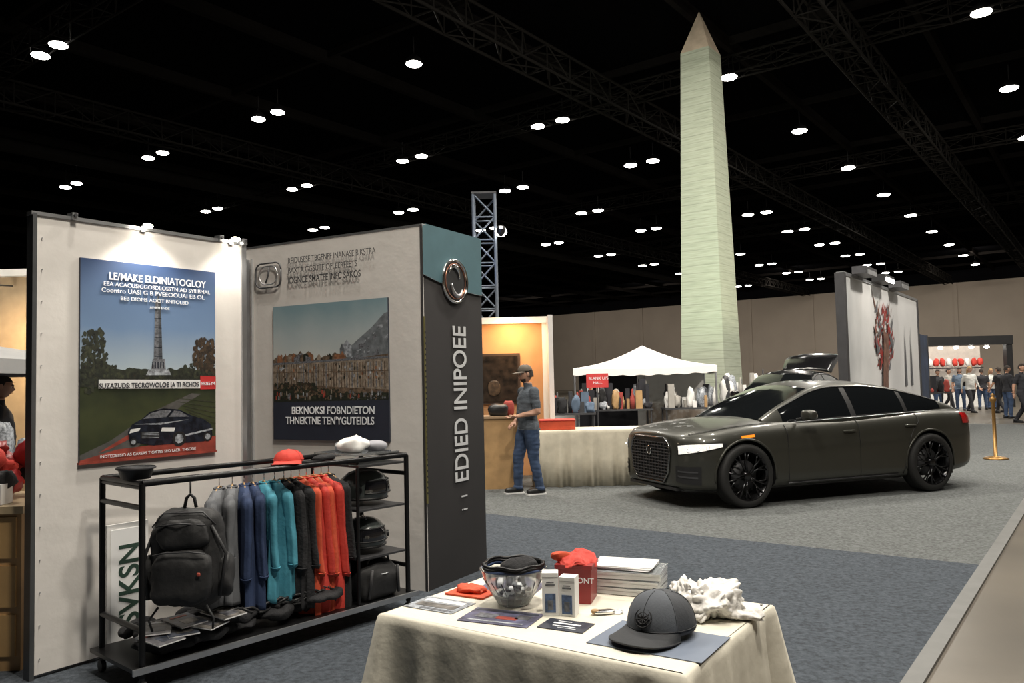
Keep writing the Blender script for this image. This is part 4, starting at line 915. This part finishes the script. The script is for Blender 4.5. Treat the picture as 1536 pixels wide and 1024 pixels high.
# ------------------------------------------------------------------ banner wall, far booth, stanchion
p0=Vector((6.05,14.3,0)); 
ban=gradmat('banner_print',[(0,(.45,.46,.47)),(.3,(.74,.74,.74)),(.62,(.62,.62,.63)),(1,(.76,.76,.76))],0,7,nscale=.9,namt=.3,axis='X')
m=MB(); BL=7.2
m.box((BL/2,.1,1.65),(BL,.1,3.3),ban); m.box((0,.1,1.66),(.16,.16,3.34),steel); m.box((BL,.1,1.66),(.14,.14,3.34),steel); m.box((BL/2,.1,3.32),(BL,.14,.06),alum)
rr=random.Random(11); bred=mat('banner_red',(.28,.03,.025),.6,var=.4,scale=8); bbr=mat('banner_brown',(.14,.07,.05),.6,var=.5,scale=8)
for k in range(110):
    t=rr.random(); x=3.1+rr.uniform(-.95,.95)*(1-.7*abs(t-.55)); z=1.5+1.3*t; w=rr.uniform(.04,.14); L=rr.uniform(.15,.4); sgn=rr.choice((-1,1))
    m.poly([(x-w,z),(x+w,z+.04),(x+w*.5+sgn*L*.8,z+L)],.045-.0003*k,[bred,bbr,bred,pst][k%4])
m.poly([(2.7,1.1),(3.2,1.1),(3.45,2.3),(3.0,2.4)],.010,bbr)
for x in (5.2,5.9): m.poly([(x,1.2),(x+.25,1.2),(x+.15,2.6)],.03,pst)
for k in range(3): 
    T=TR((1.0+1.6*k,-.2,3.42)); m.box((0,.1,0),(.9,.25,.14),black if k%2 else steel,T=T); m.tube([(0,.3,-.06),(0,.1,.0)],.02,steel,T=T); m.box((0,-.03,-.03),(.7,.02,.08),em if k==1 else alum,T=T)
m.build('banner_wall',p0,math.atan2(.8,.6)+R(.5))
m=MB(); m.box((1.7,.1,1.3),(3.4,.1,2.6),mat('navy_banner',(.03,.05,.10),.6,var=.4,scale=2)); m.box((0,.1,1.3),(.08,.14,2.64),steel); m.box((3.4,.1,1.3),(.08,.14,2.64),steel)
m.poly([(.5,1.4),(1.3,1.2),(1.6,2.2),(.7,2.1)],.04,psil); m.build('banner_wall',(10.9,21.6,0),math.atan2(.8,.6)+R(3))
# far booth
m=MB(); x0,x1,yy=16.8,20.4,32.8
for x in (x0,x1): m.box((x,yy,1.4),(.25,.25,2.8),black)
m.box(((x0+x1)/2,yy,2.75),(x1-x0+.3,.3,.35),black); m.box(((x0+x1)/2,yy+2,1.3),(x1-x0,.1,2.6),mat('booth_back_emissive',(.45,.40,.35),.7,emit=.35))  # back wall has a weak emission of its own
for i in range(12): m.sq((x0+.4+i*.27,yy+1.6,1.9),(.22,.2,.35),red if i%3 else white,.8,n=14,amp=.05,fr=9)
m.box(((x0+x1)/2,yy+1.6,1.65),(x1-x0-.4,.4,.05),steel); m.box(((x0+x1)/2,yy+1.2,.45),(x1-x0-.4,.6,.9),white)
for i in range(5): m.sq((x0+.5+i*.65,yy+.6,2.5),(.2,.2,.12),em,1,n=10)
m.build('market_stall')
goods('merchandise_table',14.2,27.6,1.6,.6,26,1.45,pal,9,.8)
m=MB(); gold=mat('brass',(.30,.17,.06),.4,.8); m.lathe([(.001,0),(.19,0),(.19,.02),(.15,.035),(.03,.05),(.028,.95),(.05,.98),(.05,1.03),(.02,1.05),(.035,1.08),(.001,1.11)],gold,n=28); m.build('stanchion',(8.1,13.5,.012))
# ------------------------------------------------------------------ left-hand neighbour booth
m=MB(); m.box((-6.4,9.4,1.45),(3.4,.1,2.9),mat('tan_wall',(.42,.31,.19),.7)); m.box((-6.4,9.33,2.9),(3.4,.2,.08),white); m.build('exhibit_booth')
m=MB(); m.box((-6.0,8.9,2.55),(.05,.4,.05),steel); m.sq((-5.85,8.7,2.50),(.2,.2,.12),bulb,1,n=14); m.tube([(-5.85,8.7,2.56),(-5.85,8.7,2.7),(-5.85,9.3,2.75)],.01,steel); m.build('booth_wall_lamp')
area('booth_lamp',(-5.4,8.6,2.4),.3,30,(1,.72,.42),(R(20),0,0))
m=MB(); m.box((-3.15,4.65,.43),(.95,.6,.84),wood); m.box((-3.15,4.65,.87),(1.0,.66,.04),mat('counter_top2',(.45,.35,.22),.4))
for k in range(3): m.box((-3.15,4.345,.2+k*.26),(.9,.01,.22),mat('drawer_front',(.45,.28,.12),.5)); 
m.build('wooden_counter')
m=MB(); rr=random.Random(6)
for i in range(34): m.sq((-3.15+rr.uniform(-.35,.38),4.65+rr.uniform(-.22,.22),.97+rr.random()*.19),(.16,.14,.14),rr.choice([red,red,blackc,rbk]),.7,n=22,amp=.03,fr=14,amp2=.03)
m.box((-2.86,4.42,.947),(.12,.10,.11),paper); m.build('red_merchandise')
m=MB(); awn=mat('awning_grey',(.30,.30,.30),.8,var=.05)
for k in range(4):
    a,b_=[(-1,-1),(1,-1),(1,1),(-1,1)][k],[(1,-1),(1,1),(-1,1),(-1,-1)][k]
    m.grid(lambda u,v,a=a,b_=b_:Vector((a[0]+(b_[0]-a[0])*u,a[1]+(b_[1]-a[1])*u,1.78)).lerp(Vector((0,0,2.0)),v),8,6,awn); m.grid(lambda u,v,a=a,b_=b_:Vector((a[0]+(b_[0]-a[0])*u,a[1]+(b_[1]-a[1])*u,1.78-.12*v)),8,1,awn); m.cyl((a[0],a[1],0),(a[0],a[1],1.8),.02,alum)
m.build('canopy_tent',(-5.1,7.2,0)); goods('merchandise_table',-4.6,6.7,1.2,.5,30,1.35,[white,cols[1],cols[1],psil,blackc],12,.8)
# ------------------------------------------------------------------ world & camera
w=bpy.data.worlds.new('world'); w.use_nodes=True; w.node_tree.nodes['Background'].inputs[0].default_value=(.02,.02,.022,1); S.world=w
S.view_settings.view_transform='Standard'; S.view_settings.look='None'; S.view_settings.exposure=0
cam=bpy.data.cameras.new('camera'); cam.lens=28; cam.sensor_width=36; cam.clip_end=300; cam.clip_start=.05
co=bpy.data.objects.new('camera',cam); col.objects.link(co)
co.matrix_world=Matrix.Translation((0,0,1.5))@Matrix.Rotation(R(90+2.87),4,'X')@Matrix.Rotation(R(-1.3),4,'Z')
S.camera=co
